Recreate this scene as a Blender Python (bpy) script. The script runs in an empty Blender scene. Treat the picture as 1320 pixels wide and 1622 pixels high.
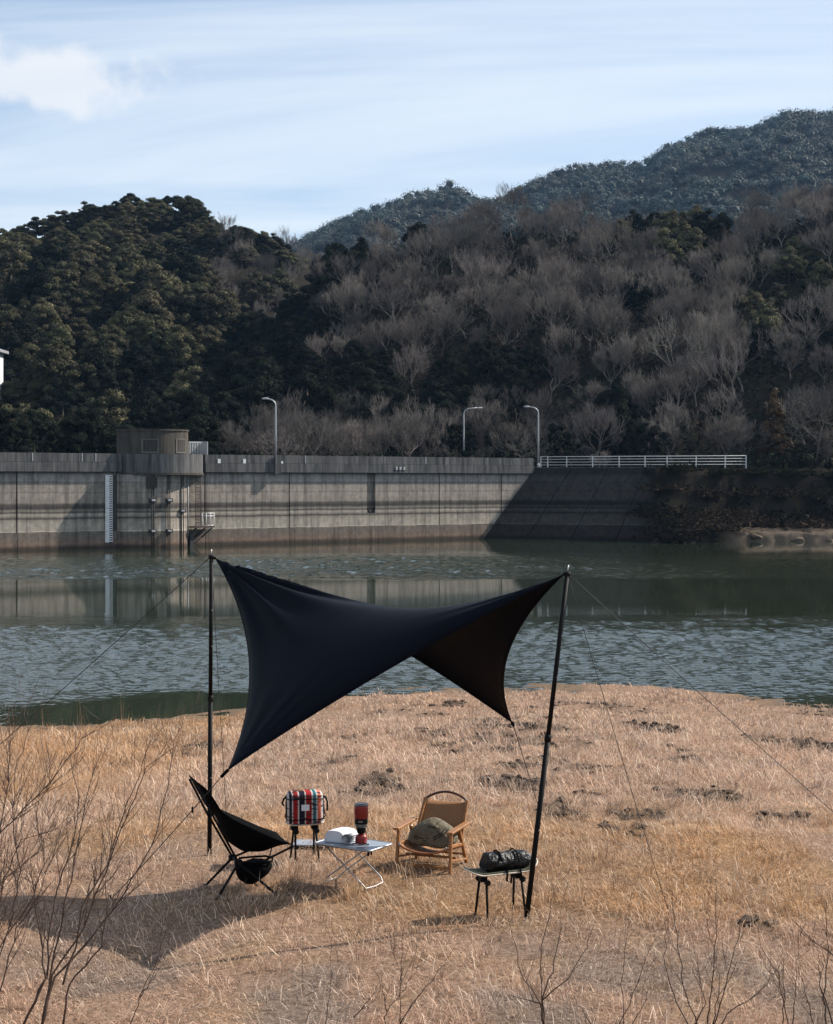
import bpy, bmesh, math, random
import numpy as np
from mathutils import Vector, Matrix
R = math.radians
random.seed(7)
rng = np.random.default_rng(11)
scene = bpy.context.scene
C = scene.collection

# ------------------------------------------------------------------ camera
F = 2600.0            # focal length in photo pixels (1320 x 1622)
HY = 763.0            # horizon row
CAMH = 3.0
WATER = -2.5
cam_d = bpy.data.cameras.new('camera')
cam = bpy.data.objects.new('camera', cam_d)
C.objects.link(cam)
cam.location = (0, 0, CAMH)
cam.rotation_euler = (R(90), 0, 0)
cam_d.sensor_fit = 'VERTICAL'
cam_d.sensor_height = 36.0
cam_d.lens = F / 1622.0 * 36.0
cam_d.shift_y = -(811.0 - HY) / 1622.0
cam_d.clip_start = 0.1
cam_d.clip_end = 6000
scene.camera = cam

# ------------------------------------------------------------------ world, sun, exposure
SUN_EL, SUN_AZ = 39.5, 67.0          # azimuth from +Y (away from camera) towards +X
world = bpy.data.worlds.new('World')
scene.world = world
world.use_nodes = True
wn, wl = world.node_tree.nodes, world.node_tree.links
wn.clear()
wo = wn.new('ShaderNodeOutputWorld')
bg = wn.new('ShaderNodeBackground')
bg.inputs['Strength'].default_value = 0.085
sky = wn.new('ShaderNodeTexSky')
sky.sky_type = 'NISHITA'
sky.sun_disc = False
sky.sun_elevation = R(SUN_EL)
sky.sun_rotation = R(SUN_AZ)
sky.altitude = 100
sky.air_density = 1.0
sky.dust_density = 0.3
sky.ozone_density = 3.0

def wmath(op, a, b=None, clamp=False):
    n = wn.new('ShaderNodeMath'); n.operation = op; n.use_clamp = clamp
    for i, v in enumerate((a, b)):
        if v is None: continue
        if isinstance(v, (int, float)): n.inputs[i].default_value = v
        else: wl.new(v, n.inputs[i])
    return n.outputs[0]
tc = wn.new('ShaderNodeTexCoord')
sep = wn.new('ShaderNodeSeparateXYZ')
wl.new(tc.outputs['Generated'], sep.inputs[0])
# thin streaked high cloud: the view direction projected on a flat layer overhead
zc = wmath('ADD', wmath('MAXIMUM', sep.outputs[2], 0.0), 0.09)
cx = wmath('DIVIDE', sep.outputs[0], zc)
cy = wmath('DIVIDE', sep.outputs[1], zc)
cmb = wn.new('ShaderNodeCombineXYZ')
wl.new(wmath('MULTIPLY', cx, 0.32), cmb.inputs[0])
wl.new(wmath('ADD', wmath('MULTIPLY', cy, 1.0), wmath('MULTIPLY', cx, 0.07)), cmb.inputs[1])
nz = wn.new('ShaderNodeTexNoise')
nz.inputs['Scale'].default_value = 0.95
nz.inputs['Detail'].default_value = 6
nz.inputs['Roughness'].default_value = 0.55
nz.inputs['Distortion'].default_value = 0.5
wl.new(cmb.outputs[0], nz.inputs['Vector'])
rp = wn.new('ShaderNodeValToRGB')
rp.color_ramp.interpolation = 'EASE'
rp.color_ramp.elements[0].position = 0.33
rp.color_ramp.elements[0].color = (0, 0, 0, 1)
rp.color_ramp.elements[1].position = 0.62
rp.color_ramp.elements[1].color = (1, 1, 1, 1)
wl.new(nz.outputs['Fac'], rp.inputs[0])
cirrus = wmath('MULTIPLY', rp.outputs[0], 0.88)
# heaped clouds drifting low over the horizon all the way round
ang = wn.new('ShaderNodeCombineXYZ')
az = wmath('ARCTAN2', sep.outputs[0], sep.outputs[1])
el = wmath('ARCSINE', sep.outputs[2])
wl.new(az, ang.inputs[0]); wl.new(el, ang.inputs[1])
cn = wn.new('ShaderNodeTexNoise')
cn.inputs['Scale'].default_value = 26
cn.inputs['Detail'].default_value = 7
cn.inputs['Roughness'].default_value = 0.55
wl.new(ang.outputs[0], cn.inputs['Vector'])
# one heap every 0.9 rad of azimuth
azw = wmath('SUBTRACT', wmath('PINGPONG', wmath('ADD', az, 0.2385 + 9.0), 0.45), 0.0)
dx = wmath('DIVIDE', azw, 0.1)
de = wmath('SUBTRACT', el, 0.233)
dyu = wmath('DIVIDE', de, 0.022)
dyl = wmath('DIVIDE', wmath('SUBTRACT', el, 0.233), 0.024)
up = wmath('GREATER_THAN', de, 0.0)
dy = wmath('ADD', wmath('MULTIPLY', dyu, up), wmath('MULTIPLY', dyl, wmath('SUBTRACT', 1.0, up)))
rad = wmath('SQRT', wmath('ADD', wmath('MULTIPLY', dx, dx), wmath('MULTIPLY', dy, dy)))
cum = wmath('SUBTRACT', wmath('ADD', 1.0, wmath('MULTIPLY', wmath('SUBTRACT', cn.outputs['Fac'], 0.5), 2.3)), rad)
rp2 = wn.new('ShaderNodeValToRGB')
rp2.color_ramp.interpolation = 'EASE'
rp2.color_ramp.elements[0].position = 0.0
rp2.color_ramp.elements[0].color = (0, 0, 0, 1)
rp2.color_ramp.elements[1].position = 0.62
rp2.color_ramp.elements[1].color = (1, 1, 1, 1)
wl.new(cum, rp2.inputs[0])
mx1 = wn.new('ShaderNodeMix'); mx1.data_type = 'RGBA'
wl.new(cirrus, mx1.inputs['Factor'])
wl.new(sky.outputs[0], mx1.inputs[6])
mx1.inputs[7].default_value = (6.0, 6.65, 7.3, 1)
mx2 = wn.new('ShaderNodeMix'); mx2.data_type = 'RGBA'
wl.new(wmath('MULTIPLY', rp2.outputs[0], 0.8), mx2.inputs['Factor'])
wl.new(mx1.outputs[2], mx2.inputs[6])
mx2.inputs[7].default_value = (6.6, 6.75, 7.0, 1)
wl.new(mx2.outputs[2], bg.inputs['Color'])
wl.new(bg.outputs[0], wo.inputs['Surface'])

sun_d = bpy.data.lights.new('sun', 'SUN')
sun_d.energy = 5.0
sun_d.angle = R(0.53)
sun_d.color = (1.0, 0.93, 0.83)
sun = bpy.data.objects.new('sun', sun_d)
C.objects.link(sun)
sv = Vector((math.sin(R(SUN_AZ)) * math.cos(R(SUN_EL)), math.cos(R(SUN_AZ)) * math.cos(R(SUN_EL)), math.sin(R(SUN_EL))))
sun.rotation_euler = sv.to_track_quat('Z', 'Y').to_euler()
sun.location = (60, 30, 80)

scene.view_settings.view_transform = 'Standard'
scene.view_settings.look = 'None'
scene.view_settings.exposure = 0.72
scene.view_settings.gamma = 1.0
scene.view_settings.use_curve_mapping = False
scene.cycles.use_denoising = True
scene.cycles.max_bounces = 5
scene.cycles.diffuse_bounces = 2
scene.cycles.glossy_bounces = 3
scene.cycles.volume_bounces = 0
scene.cycles.caustics_reflective = False
scene.cycles.caustics_refractive = False

# ------------------------------------------------------------------ helpers
def at(px, py, Y):
    return Vector(((px - 660.0) / F * Y, Y, CAMH + (HY - py) / F * Y))

def smooth(a, b, x):
    t = np.clip((x - a) / (b - a), 0, 1)
    return t * t * (3 - 2 * t)

_perm = np.random.default_rng(5).random(65536)
def vnoise(x, y, seed=0):
    x = np.asarray(x, float); y = np.asarray(y, float)
    xi = np.floor(x).astype(np.int64); yi = np.floor(y).astype(np.int64)
    fx = x - xi; fy = y - yi
    fx = fx * fx * (3 - 2 * fx); fy = fy * fy * (3 - 2 * fy)
    def h(a, b):
        return _perm[((a * 73856093) ^ (b * 19349663) ^ (seed * 83492791)) & 65535]
    return (h(xi, yi) * (1 - fx) + h(xi + 1, yi) * fx) * (1 - fy) + (h(xi, yi + 1) * (1 - fx) + h(xi + 1, yi + 1) * fx) * fy
def fbm(x, y, o=4, seed=0):
    s, a, t = 0, 0.5, 0
    for i in range(o):
        s = s + a * vnoise(np.asarray(x) * 2 ** i, np.asarray(y) * 2 ** i, seed + i); t += a; a *= 0.5
    return s / t

# ---- materials
MAT = {}
def nodes_of(name):
    m = bpy.data.materials.new(name); m.use_nodes = True
    nt = m.node_tree
    return m, nt, nt.nodes, nt.links, nt.nodes['Principled BSDF']

def mat(name, c1, c2=None, rough=0.7, scale=8.0, metal=0.0, bump=0.0, bscale=None, stretch=(1, 1, 1), spec=0.5, rnd=0.0, attr=None):
    m, nt, N, L, p = nodes_of(name)
    c2 = c2 or tuple(v * 0.75 for v in c1)
    t = N.new('ShaderNodeTexCoord')
    mp = N.new('ShaderNodeMapping'); mp.inputs['Scale'].default_value = stretch
    L.new(t.outputs['Object'], mp.inputs[0])
    n = N.new('ShaderNodeTexNoise'); n.inputs['Scale'].default_value = scale; n.inputs['Detail'].default_value = 5
    n.inputs['Roughness'].default_value = 0.6
    L.new(mp.outputs[0], n.inputs['Vector'])
    r = N.new('ShaderNodeValToRGB')
    r.color_ramp.elements[0].position = 0.3; r.color_ramp.elements[1].position = 0.7
    r.color_ramp.elements[0].color = (*c2, 1); r.color_ramp.elements[1].color = (*c1, 1)
    L.new(n.outputs['Fac'], r.inputs[0])
    col = r.outputs[0]
    if attr:
        a = N.new('ShaderNodeAttribute'); a.attribute_name = attr
        x = N.new('ShaderNodeMix'); x.data_type = 'RGBA'; x.blend_type = 'MULTIPLY'; x.inputs['Factor'].default_value = 1
        L.new(col, x.inputs[6]); L.new(a.outputs['Color'], x.inputs[7]); col = x.outputs[2]
    if rnd:
        oi = N.new('ShaderNodeObjectInfo')
        hs = N.new('ShaderNodeHueSaturation')
        mr = N.new('ShaderNodeMapRange'); mr.inputs[3].default_value = 1 - rnd; mr.inputs[4].default_value = 1 + rnd
        L.new(oi.outputs['Random'], mr.inputs[0]); L.new(mr.outputs[0], hs.inputs['Value'])
        m2 = N.new('ShaderNodeMath'); m2.operation = 'MULTIPLY'; m2.inputs[1].default_value = 7.31
        L.new(oi.outputs['Random'], m2.inputs[0])
        fr = N.new('ShaderNodeMath'); fr.operation = 'FRACT'; L.new(m2.outputs[0], fr.inputs[0])
        mh = N.new('ShaderNodeMapRange'); mh.inputs[3].default_value = 0.47; mh.inputs[4].default_value = 0.515
        L.new(fr.outputs[0], mh.inputs[0]); L.new(mh.outputs[0], hs.inputs['Hue'])
        L.new(col, hs.inputs['Color']); col = hs.outputs[0]
    L.new(col, p.inputs['Base Color'])
    p.inputs['Roughness'].default_value = rough
    p.inputs['Metallic'].default_value = metal
    p.inputs['Specular IOR Level'].default_value = spec
    if bump:
        n2 = N.new('ShaderNodeTexNoise'); n2.inputs['Scale'].default_value = bscale or scale * 3; n2.inputs['Detail'].default_value = 4
        L.new(mp.outputs[0], n2.inputs['Vector'])
        b = N.new('ShaderNodeBump'); b.inputs['Strength'].default_value = bump; b.inputs['Distance'].default_value = 0.05
        L.new(n2.outputs['Fac'], b.inputs['Height']); L.new(b.outputs[0], p.inputs['Normal'])
    MAT[name] = m
    return m

mat('black_metal', (0.007, 0.007, 0.0075), (0.004, 0.004, 0.0045), 0.6, 40, spec=0.12)
mat('bright_metal', (0.36, 0.36, 0.37), (0.28, 0.28, 0.29), 0.45, 30, metal=0.7)
mat('table_top', (0.33, 0.37, 0.43), (0.27, 0.31, 0.36), 0.42, 14, metal=0.3)
mat('black_fabric', (0.004, 0.004, 0.0045), (0.002, 0.002, 0.0025), 0.9, 30, bump=0.3, spec=0.06)
mat('black_shell', (0.008, 0.008, 0.009), (0.004, 0.004, 0.005), 0.42, 9, bump=0.8, bscale=16, spec=0.28)
mat('rope', (0.03, 0.028, 0.026), (0.018, 0.018, 0.018), 0.8, 60)
mat('pale_rope', (0.3, 0.28, 0.25), (0.2, 0.19, 0.17), 0.8, 60)
mat('wood', (0.33, 0.155, 0.055), (0.22, 0.09, 0.03), 0.42, 9, stretch=(1, 1, 6))
mat('dark_wood', (0.085, 0.032, 0.016), (0.05, 0.02, 0.01), 0.4, 9)
mat('tan_canvas', (0.29, 0.135, 0.052), (0.22, 0.10, 0.04), 0.75, 60, bump=0.2)
mat('leather_edge', (0.35, 0.13, 0.06), (0.25, 0.09, 0.04), 0.5, 20)
mat('olive_fabric', (0.135, 0.107, 0.06), (0.085, 0.067, 0.036), 0.7, 12, bump=0.35, bscale=25)
mat('red_paint', (0.22, 0.010, 0.009), (0.17, 0.008, 0.007), 0.4, 20)
mat('grey_metal', (0.2, 0.2, 0.2), (0.13, 0.13, 0.13), 0.35, 20, metal=0.6)
mat('white_plastic', (0.75, 0.77, 0.82), (0.68, 0.7, 0.76), 0.45, 12)
mat('white_paint', (0.72, 0.73, 0.74), (0.5, 0.5, 0.5), 0.5, 6)
mat('dull_white', (0.42, 0.43, 0.45), (0.3, 0.3, 0.31), 0.55, 6)
mat('bark_twig', (0.105, 0.066, 0.05), (0.055, 0.036, 0.028), 0.7, 30, spec=0.3)
mat('weed_stalk', (0.05, 0.028, 0.02), (0.03, 0.016, 0.012), 0.8, 30)
mat('lamp_metal', (0.42, 0.43, 0.45), (0.33, 0.34, 0.36), 0.4, 5, metal=0.4)
mat('gate_rod', (0.035, 0.033, 0.032), (0.02, 0.018, 0.017), 0.7, 5)
mat('rust', (0.09, 0.055, 0.04), (0.04, 0.028, 0.022), 0.8, 3)
mat('concrete_house', (0.095, 0.084, 0.07), (0.04, 0.036, 0.031), 0.9, 1.1, stretch=(2.2, 2.2, 0.35), bump=0.2, spec=0.1)
mat('concrete_cap', (0.15, 0.147, 0.145), (0.034, 0.034, 0.036), 0.95, 0.9, stretch=(3.0, 3.0, 0.3), bump=0.2, spec=0.1)
mat('window_frame', (0.15, 0.14, 0.12), (0.09, 0.085, 0.075), 0.8, 3)
mat('board_dark', (0.04, 0.038, 0.034), (0.02, 0.02, 0.018), 0.8, 3, stretch=(4, 4, .4))
mat('leaf', (0.112, 0.102, 0.048), (0.032, 0.034, 0.018), 0.7, 0.7, rnd=0.42, attr='Col', spec=0.12)
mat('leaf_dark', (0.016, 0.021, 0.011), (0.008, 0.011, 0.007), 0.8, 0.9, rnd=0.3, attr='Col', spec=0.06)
mat('leaf_rust', (0.13, 0.07, 0.028), (0.045, 0.035, 0.017), 0.7, 1.5, attr='Col', spec=0.2)
mat('hazed_far_leaf', (0.056, 0.074, 0.062), (0.032, 0.046, 0.042), 0.75, 0.02, attr='Col', spec=0.2)  # leaf green shifted bluer: some distance haze is put into the colour
mat('tree_bark', (0.165, 0.147, 0.133), (0.085, 0.076, 0.069), 0.9, 1.2, rnd=0.38, spec=0.08)
mat('pale_bark', (0.2, 0.182, 0.162), (0.13, 0.116, 0.102), 0.85, 2.0, spec=0.2)
mat('dark_trunk', (0.05, 0.04, 0.033), (0.03, 0.025, 0.02), 0.9, 2.0)
mat('hill_floor', (0.026, 0.022, 0.017), (0.012, 0.011, 0.009), 1.0, 0.25, bump=0.6, spec=0.0)
mat('shore_soil', (0.13, 0.10, 0.076), (0.09, 0.07, 0.054), 0.95, 2.6, bump=0.6, spec=0.05)
mat('undergrowth', (0.04, 0.033, 0.026), (0.016, 0.015, 0.011), 0.95, 0.3, attr='Col', spec=0.02)
mat('clod', (0.10, 0.072, 0.054), (0.045, 0.033, 0.027), 0.95, 9, bump=0.8, spec=0.1)
mat('render_white', (0.55, 0.57, 0.6), (0.47, 0.49, 0.52), 0.7, 0.6, stretch=(3, 3, .3))
mat('roof_grey', (0.25, 0.26, 0.28), (0.2, 0.2, 0.22), 0.6, 2)
mat('window_dark', (0.03, 0.035, 0.04), (0.02, 0.022, 0.025), 0.1, 2)
mat('grip', (0.055, 0.055, 0.03), (0.035, 0.035, 0.02), 0.8, 40)
mat('maple', (0.55, 0.48, 0.4), (0.45, 0.38, 0.3), 0.5, 20)

def tarp_mat():
    m, nt, N, L, p = nodes_of('tarp_fabric')
    t = N.new('ShaderNodeTexCoord')
    n = N.new('ShaderNodeTexNoise'); n.inputs['Scale'].default_value = 2.2; n.inputs['Detail'].default_value = 4
    L.new(t.outputs['Object'], n.inputs['Vector'])
    r = N.new('ShaderNodeValToRGB')
    r.color_ramp.elements[0].color = (0.0022, 0.003, 0.0062, 1); r.color_ramp.elements[1].color = (0.0034, 0.0046, 0.0096, 1)
    L.new(n.outputs['Fac'], r.inputs[0]); L.new(r.outputs[0], p.inputs['Base Color'])
    p.inputs['Roughness'].default_value = 0.52
    p.inputs['Specular IOR Level'].default_value = 0.05
    b = N.new('ShaderNodeBump'); b.inputs['Strength'].default_value = 0.12; b.inputs['Distance'].default_value = 0.02
    n2 = N.new('ShaderNodeTexNoise'); n2.inputs['Scale'].default_value = 7; L.new(t.outputs['Object'], n2.inputs['Vector'])
    L.new(n2.outputs['Fac'], b.inputs['Height']); L.new(b.outputs[0], p.inputs['Normal'])
    MAT['tarp_fabric'] = m
tarp_mat()

def stain_concrete(name, dark=1.0):
    """Poured concrete with tide-line stains in height and vertical run-off streaks."""
    m, nt, N, L, p = nodes_of(name)
    g = N.new('ShaderNodeNewGeometry')
    s = N.new('ShaderNodeSeparateXYZ'); L.new(g.outputs['Position'], s.inputs[0])
    n0 = N.new('ShaderNodeTexNoise'); n0.inputs['Scale'].default_value = 0.5; n0.inputs['Detail'].default_value = 4
    L.new(g.outputs['Position'], n0.inputs['Vector'])
    def M(op, a, b):
        n = N.new('ShaderNodeMath'); n.operation = op
        for i, v in enumerate((a, b)):
            if isinstance(v, (int, float)): n.inputs[i].default_value = v
            else: L.new(v, n.inputs[i])
        return n.outputs[0]
    zz = M('ADD', s.outputs[2], M('MULTIPLY', M('SUBTRACT', n0.outputs['Fac'], 0.5), 0.16))
    f = M('DIVIDE', M('ADD', zz, 2.6), 6.6)
    r = N.new('ShaderNodeValToRGB')
    cr = r.color_ramp
    def zp(z): return (z + 2.6) / 6.6
    stops = [(-2.6, (.035, .03, .026)), (-2.3, (.06, .045, .036)), (-2.05, (.16, .118, .095)), (-1.6, (.135, .112, .098)), (-1.25, (.125, .112, .1)),
             (-1.12, (.14, .12, .1)), (-1.06, (.46, .43, .39)), (-0.98, (.29, .27, .24)), (-0.4, (.28, .26, .23)), (-0.12, (.23, .21, .185)),
             (0.02, (.055, .05, .048)), (0.14, (.19, .175, .16)), (0.34, (.31, .285, .25)), (0.5, (.065, .06, .057)), (0.64, (.2, .185, .165)), (0.86, (.05, .046, .044)), (1.15, (.085, .077, .072)),
             (1.3, (.22, .2, .18)), (2.0, (.25, .225, .205)), (2.12, (.17, .155, .145)), (2.2, (.235, .215, .195)), (2.85, (.22, .205, .19)),
             (2.95, (.15, .14, .135)), (3.05, (.25, .24, .235)), (3.5, (.22, .21, .205)), (3.8, (.1, .095, .095))]
    stops = stops[::1]
    # a ramp holds 32 stops
    cr.elements[0].position = zp(stops[0][0]); cr.elements[0].color = (*stops[0][1], 1)
    cr.elements[1].position = zp(stops[-1][0]); cr.elements[1].color = (*stops[-1][1], 1)
    for z, c in stops[1:-1]:
        e = cr.elements.new(zp(z)); e.color = (*c, 1)
    L.new(f, r.inputs[0])
    mp = N.new('ShaderNodeMapping'); mp.inputs['Scale'].default_value = (1.6, 1.6, 0.12)
    L.new(g.outputs['Position'], mp.inputs[0])
    n1 = N.new('ShaderNodeTexNoise'); n1.inputs['Scale'].default_value = 1.3; n1.inputs['Detail'].default_value = 6; n1.inputs['Roughness'].default_value = 0.65
    L.new(mp.outputs[0], n1.inputs['Vector'])
    r1 = N.new('ShaderNodeValToRGB')
    r1.color_ramp.elements[0].position = 0.33; r1.color_ramp.elements[0].color = (0.26, 0.26, 0.28, 1)
    r1.color_ramp.elements[1].position = 0.56; r1.color_ramp.elements[1].color = (1, 1, 1, 1)
    L.new(n1.outputs['Fac'], r1.inputs[0])
    n3 = N.new('ShaderNodeTexNoise'); n3.inputs['Scale'].default_value = 2.4; n3.inputs['Detail'].default_value = 8; n3.inputs['Roughness'].default_value = 0.7
    L.new(g.outputs['Position'], n3.inputs['Vector'])
    r3 = N.new('ShaderNodeValToRGB')
    r3.color_ramp.elements[0].position = 0.3; r3.color_ramp.elements[0].color = (0.62 * dark, 0.585 * dark, 0.545 * dark, 1)
    r3.color_ramp.elements[1].position = 0.7; r3.color_ramp.elements[1].color = (1.12 * dark, 1.07 * dark, 1.0 * dark, 1)
    L.new(n3.outputs['Fac'], r3.inputs[0])
    x1 = N.new('ShaderNodeMix'); x1.data_type = 'RGBA'; x1.blend_type = 'MULTIPLY'; x1.inputs['Factor'].default_value = 0.68
    L.new(r.outputs[0], x1.inputs[6]); L.new(r1.outputs[0], x1.inputs[7])
    x2 = N.new('ShaderNodeMix'); x2.data_type = 'RGBA'; x2.blend_type = 'MULTIPLY'; x2.inputs['Factor'].default_value = 1
    L.new(x1.outputs[2], x2.inputs[6]); L.new(r3.outputs[0], x2.inputs[7])
    L.new(x2.outputs[2], p.inputs['Base Color'])
    p.inputs['Roughness'].default_value = 0.9
    p.inputs['Specular IOR Level'].default_value = 0.2
    b = N.new('ShaderNodeBump'); b.inputs['Strength'].default_value = 0.35; b.inputs['Distance'].default_value = 0.06
    L.new(n3.outputs['Fac'], b.inputs['Height']); L.new(b.outputs[0], p.inputs['Normal'])
    MAT[name] = m
stain_concrete('dam_concrete', 1.5)
stain_concrete('painted_shade_concrete', 0.18)  # same stained concrete, with the abutment's shade darkened into its colour

def water_mat():
    m, nt, N, L, p = nodes_of('lake_water')
    g = N.new('ShaderNodeNewGeometry')
    s = N.new('ShaderNodeSeparateXYZ'); L.new(g.outputs['Position'], s.inputs[0])
    def M(op, a, b=None, clamp=False):
        n = N.new('ShaderNodeMath'); n.operation = op; n.use_clamp = clamp
        for i, v in enumerate((a, b)):
            if v is None: continue
            if isinstance(v, (int, float)): n.inputs[i].default_value = v
            else: L.new(v, n.inputs[i])
        return n.outputs[0]
    def noise(scale, stretch, detail=3, rough=0.5, dist=0.0):
        mp = N.new('ShaderNodeMapping'); mp.inputs['Scale'].default_value = stretch
        L.new(g.outputs['Position'], mp.inputs[0])
        n = N.new('ShaderNodeTexNoise'); n.inputs['Scale'].default_value = scale; n.inputs['Detail'].default_value = detail
        n.inputs['Roughness'].default_value = rough; n.inputs['Distortion'].default_value = dist
        L.new(mp.outputs[0], n.inputs['Vector'])
        return n.outputs['Fac']
    at_ = N.new('ShaderNodeAttribute'); at_.attribute_name = 'Col'
    sc_ = N.new('ShaderNodeSeparateColor'); L.new(at_.outputs['Color'], sc_.inputs[0])
    mask = sc_.outputs[0]
    amp = M('ADD', 0.02, mask)
    hh = noise(3.0, (1.5, 1.0, 1), 3, 0.55, 0.3)
    b = N.new('ShaderNodeBump'); b.inputs['Strength'].default_value = 1.0; b.inputs['Distance'].default_value = 0.05
    L.new(M('MULTIPLY', hh, amp), b.inputs['Height'])
    L.new(b.outputs[0], p.inputs['Normal'])
    p.inputs['Base Color'].default_value = (0.020, 0.028, 0.017, 1)
    p.inputs['IOR'].default_value = 1.5
    rr = M('ADD', 0.03, M('MULTIPLY', mask, 0.04))
    L.new(rr, p.inputs['Roughness'])
    MAT['lake_water'] = m
water_mat()

def attr_mat(name, attr, rough=0.75, transl=0.0, spec=0.2):
    m, nt, N, L, p = nodes_of(name)
    a = N.new('ShaderNodeAttribute'); a.attribute_name = attr
    L.new(a.outputs['Color'], p.inputs['Base Color'])
    p.inputs['Roughness'].default_value = rough
    p.inputs['Specular IOR Level'].default_value = spec
    if transl:
        o = N['Material Output']
        tr = N.new('ShaderNodeBsdfTranslucent'); L.new(a.outputs['Color'], tr.inputs[0])
        ms = N.new('ShaderNodeMixShader'); ms.inputs[0].default_value = transl
        L.new(p.outputs[0], ms.inputs[1]); L.new(tr.outputs[0], ms.inputs[2]); L.new(ms.outputs[0], o.inputs['Surface'])
    MAT[name] = m
attr_mat('dry_grass', 'Col', 0.6, 0.3, 0.3)

def soil_mat():
    m, nt, N, L, p = nodes_of('straw_ground')
    a = N.new('ShaderNodeAttribute'); a.attribute_name = 'Col'
    g = N.new('ShaderNodeNewGeometry')
    n = N.new('ShaderNodeTexNoise'); n.inputs['Scale'].default_value = 22; n.inputs['Detail'].default_value = 8; n.inputs['Roughness'].default_value = 0.75
    L.new(g.outputs['Position'], n.inputs['Vector'])
    r = N.new('ShaderNodeValToRGB')
    r.color_ramp.elements[0].position = 0.32; r.color_ramp.elements[0].color = (0.3, 0.28, 0.26, 1)
    r.color_ramp.elements[1].position = 0.68; r.color_ramp.elements[1].color = (1.25, 1.2, 1.15, 1)
    L.new(n.outputs['Fac'], r.inputs[0])
    x = N.new('ShaderNodeMix'); x.data_type = 'RGBA'; x.blend_type = 'MULTIPLY'; x.inputs['Factor'].default_value = 1
    L.new(a.outputs['Color'], x.inputs[6]); L.new(r.outputs[0], x.inputs[7]); L.new(x.outputs[2], p.inputs['Base Color'])
    p.inputs['Roughness'].default_value = 0.95; p.inputs['Specular IOR Level'].default_value = 0.1
    b = N.new('ShaderNodeBump'); b.inputs['Strength'].default_value = 0.8; b.inputs['Distance'].default_value = 0.03
    L.new(n.outputs['Fac'], b.inputs['Height']); L.new(b.outputs[0], p.inputs['Normal'])
    MAT['straw_ground'] = m
soil_mat()

def stripe_mat():
    """Woven striped cloth: flat print across the bag's width."""
    m, nt, N, L, p = nodes_of('striped_cloth')
    t = N.new('ShaderNodeTexCoord'); s = N.new('ShaderNodeSeparateXYZ'); L.new(t.outputs['Object'], s.inputs[0])
    mr = N.new('ShaderNodeMapRange'); mr.inputs[1].default_value = -0.16; mr.inputs[2].default_value = 0.16
    L.new(s.outputs[0], mr.inputs[0])
    r = N.new('ShaderNodeValToRGB'); cr = r.color_ramp; cr.interpolation = 'CONSTANT'
    W = (.5, .46, .43); RD = (.28, .018, .02); NV = (.014, .016, .03); TL = (.03, .12, .15); OR = (.6, .13, .08)
    st = [(0, NV), (.05, W), (.09, NV), (.155, W), (.185, RD), (.30, W), (.335, NV), (.47, W), (.50, RD), (.64, W), (.675, TL), (.75, W), (.79, OR), (.87, W), (.92, NV)]
    cr.elements[0].color = (*st[0][1], 1); cr.elements[0].position = 0
    cr.elements[1].position = st[1][0]; cr.elements[1].color = (*st[1][1], 1)
    for q, c in st[2:]:
        e = cr.elements.new(q); e.color = (*c, 1)
    L.new(mr.outputs[0], r.inputs[0])
    # broken dashes across the stripes
    wv = N.new('ShaderNodeTexNoise'); wv.inputs['Scale'].default_value = 1.0; wv.inputs['Detail'].default_value = 2
    mp = N.new('ShaderNodeMapping'); mp.inputs['Scale'].default_value = (14, 14, 48); L.new(t.outputs['Object'], mp.inputs[0]); L.new(mp.outputs[0], wv.inputs['Vector'])
    gt = N.new('ShaderNodeMath'); gt.operation = 'GREATER_THAN'; gt.inputs[1].default_value = 0.60; L.new(wv.outputs['Fac'], gt.inputs[0])
    x = N.new('ShaderNodeMix'); x.data_type = 'RGBA'; x.inputs[7].default_value = (.05, .03, .035, 1)
    L.new(gt.outputs[0], x.inputs['Factor']); L.new(r.outputs[0], x.inputs[6]); L.new(x.outputs[2], p.inputs['Base Color'])
    p.inputs['Roughness'].default_value = 0.9; p.inputs['Specular IOR Level'].default_value = 0.1
    MAT['striped_cloth'] = m
stripe_mat()

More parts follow.
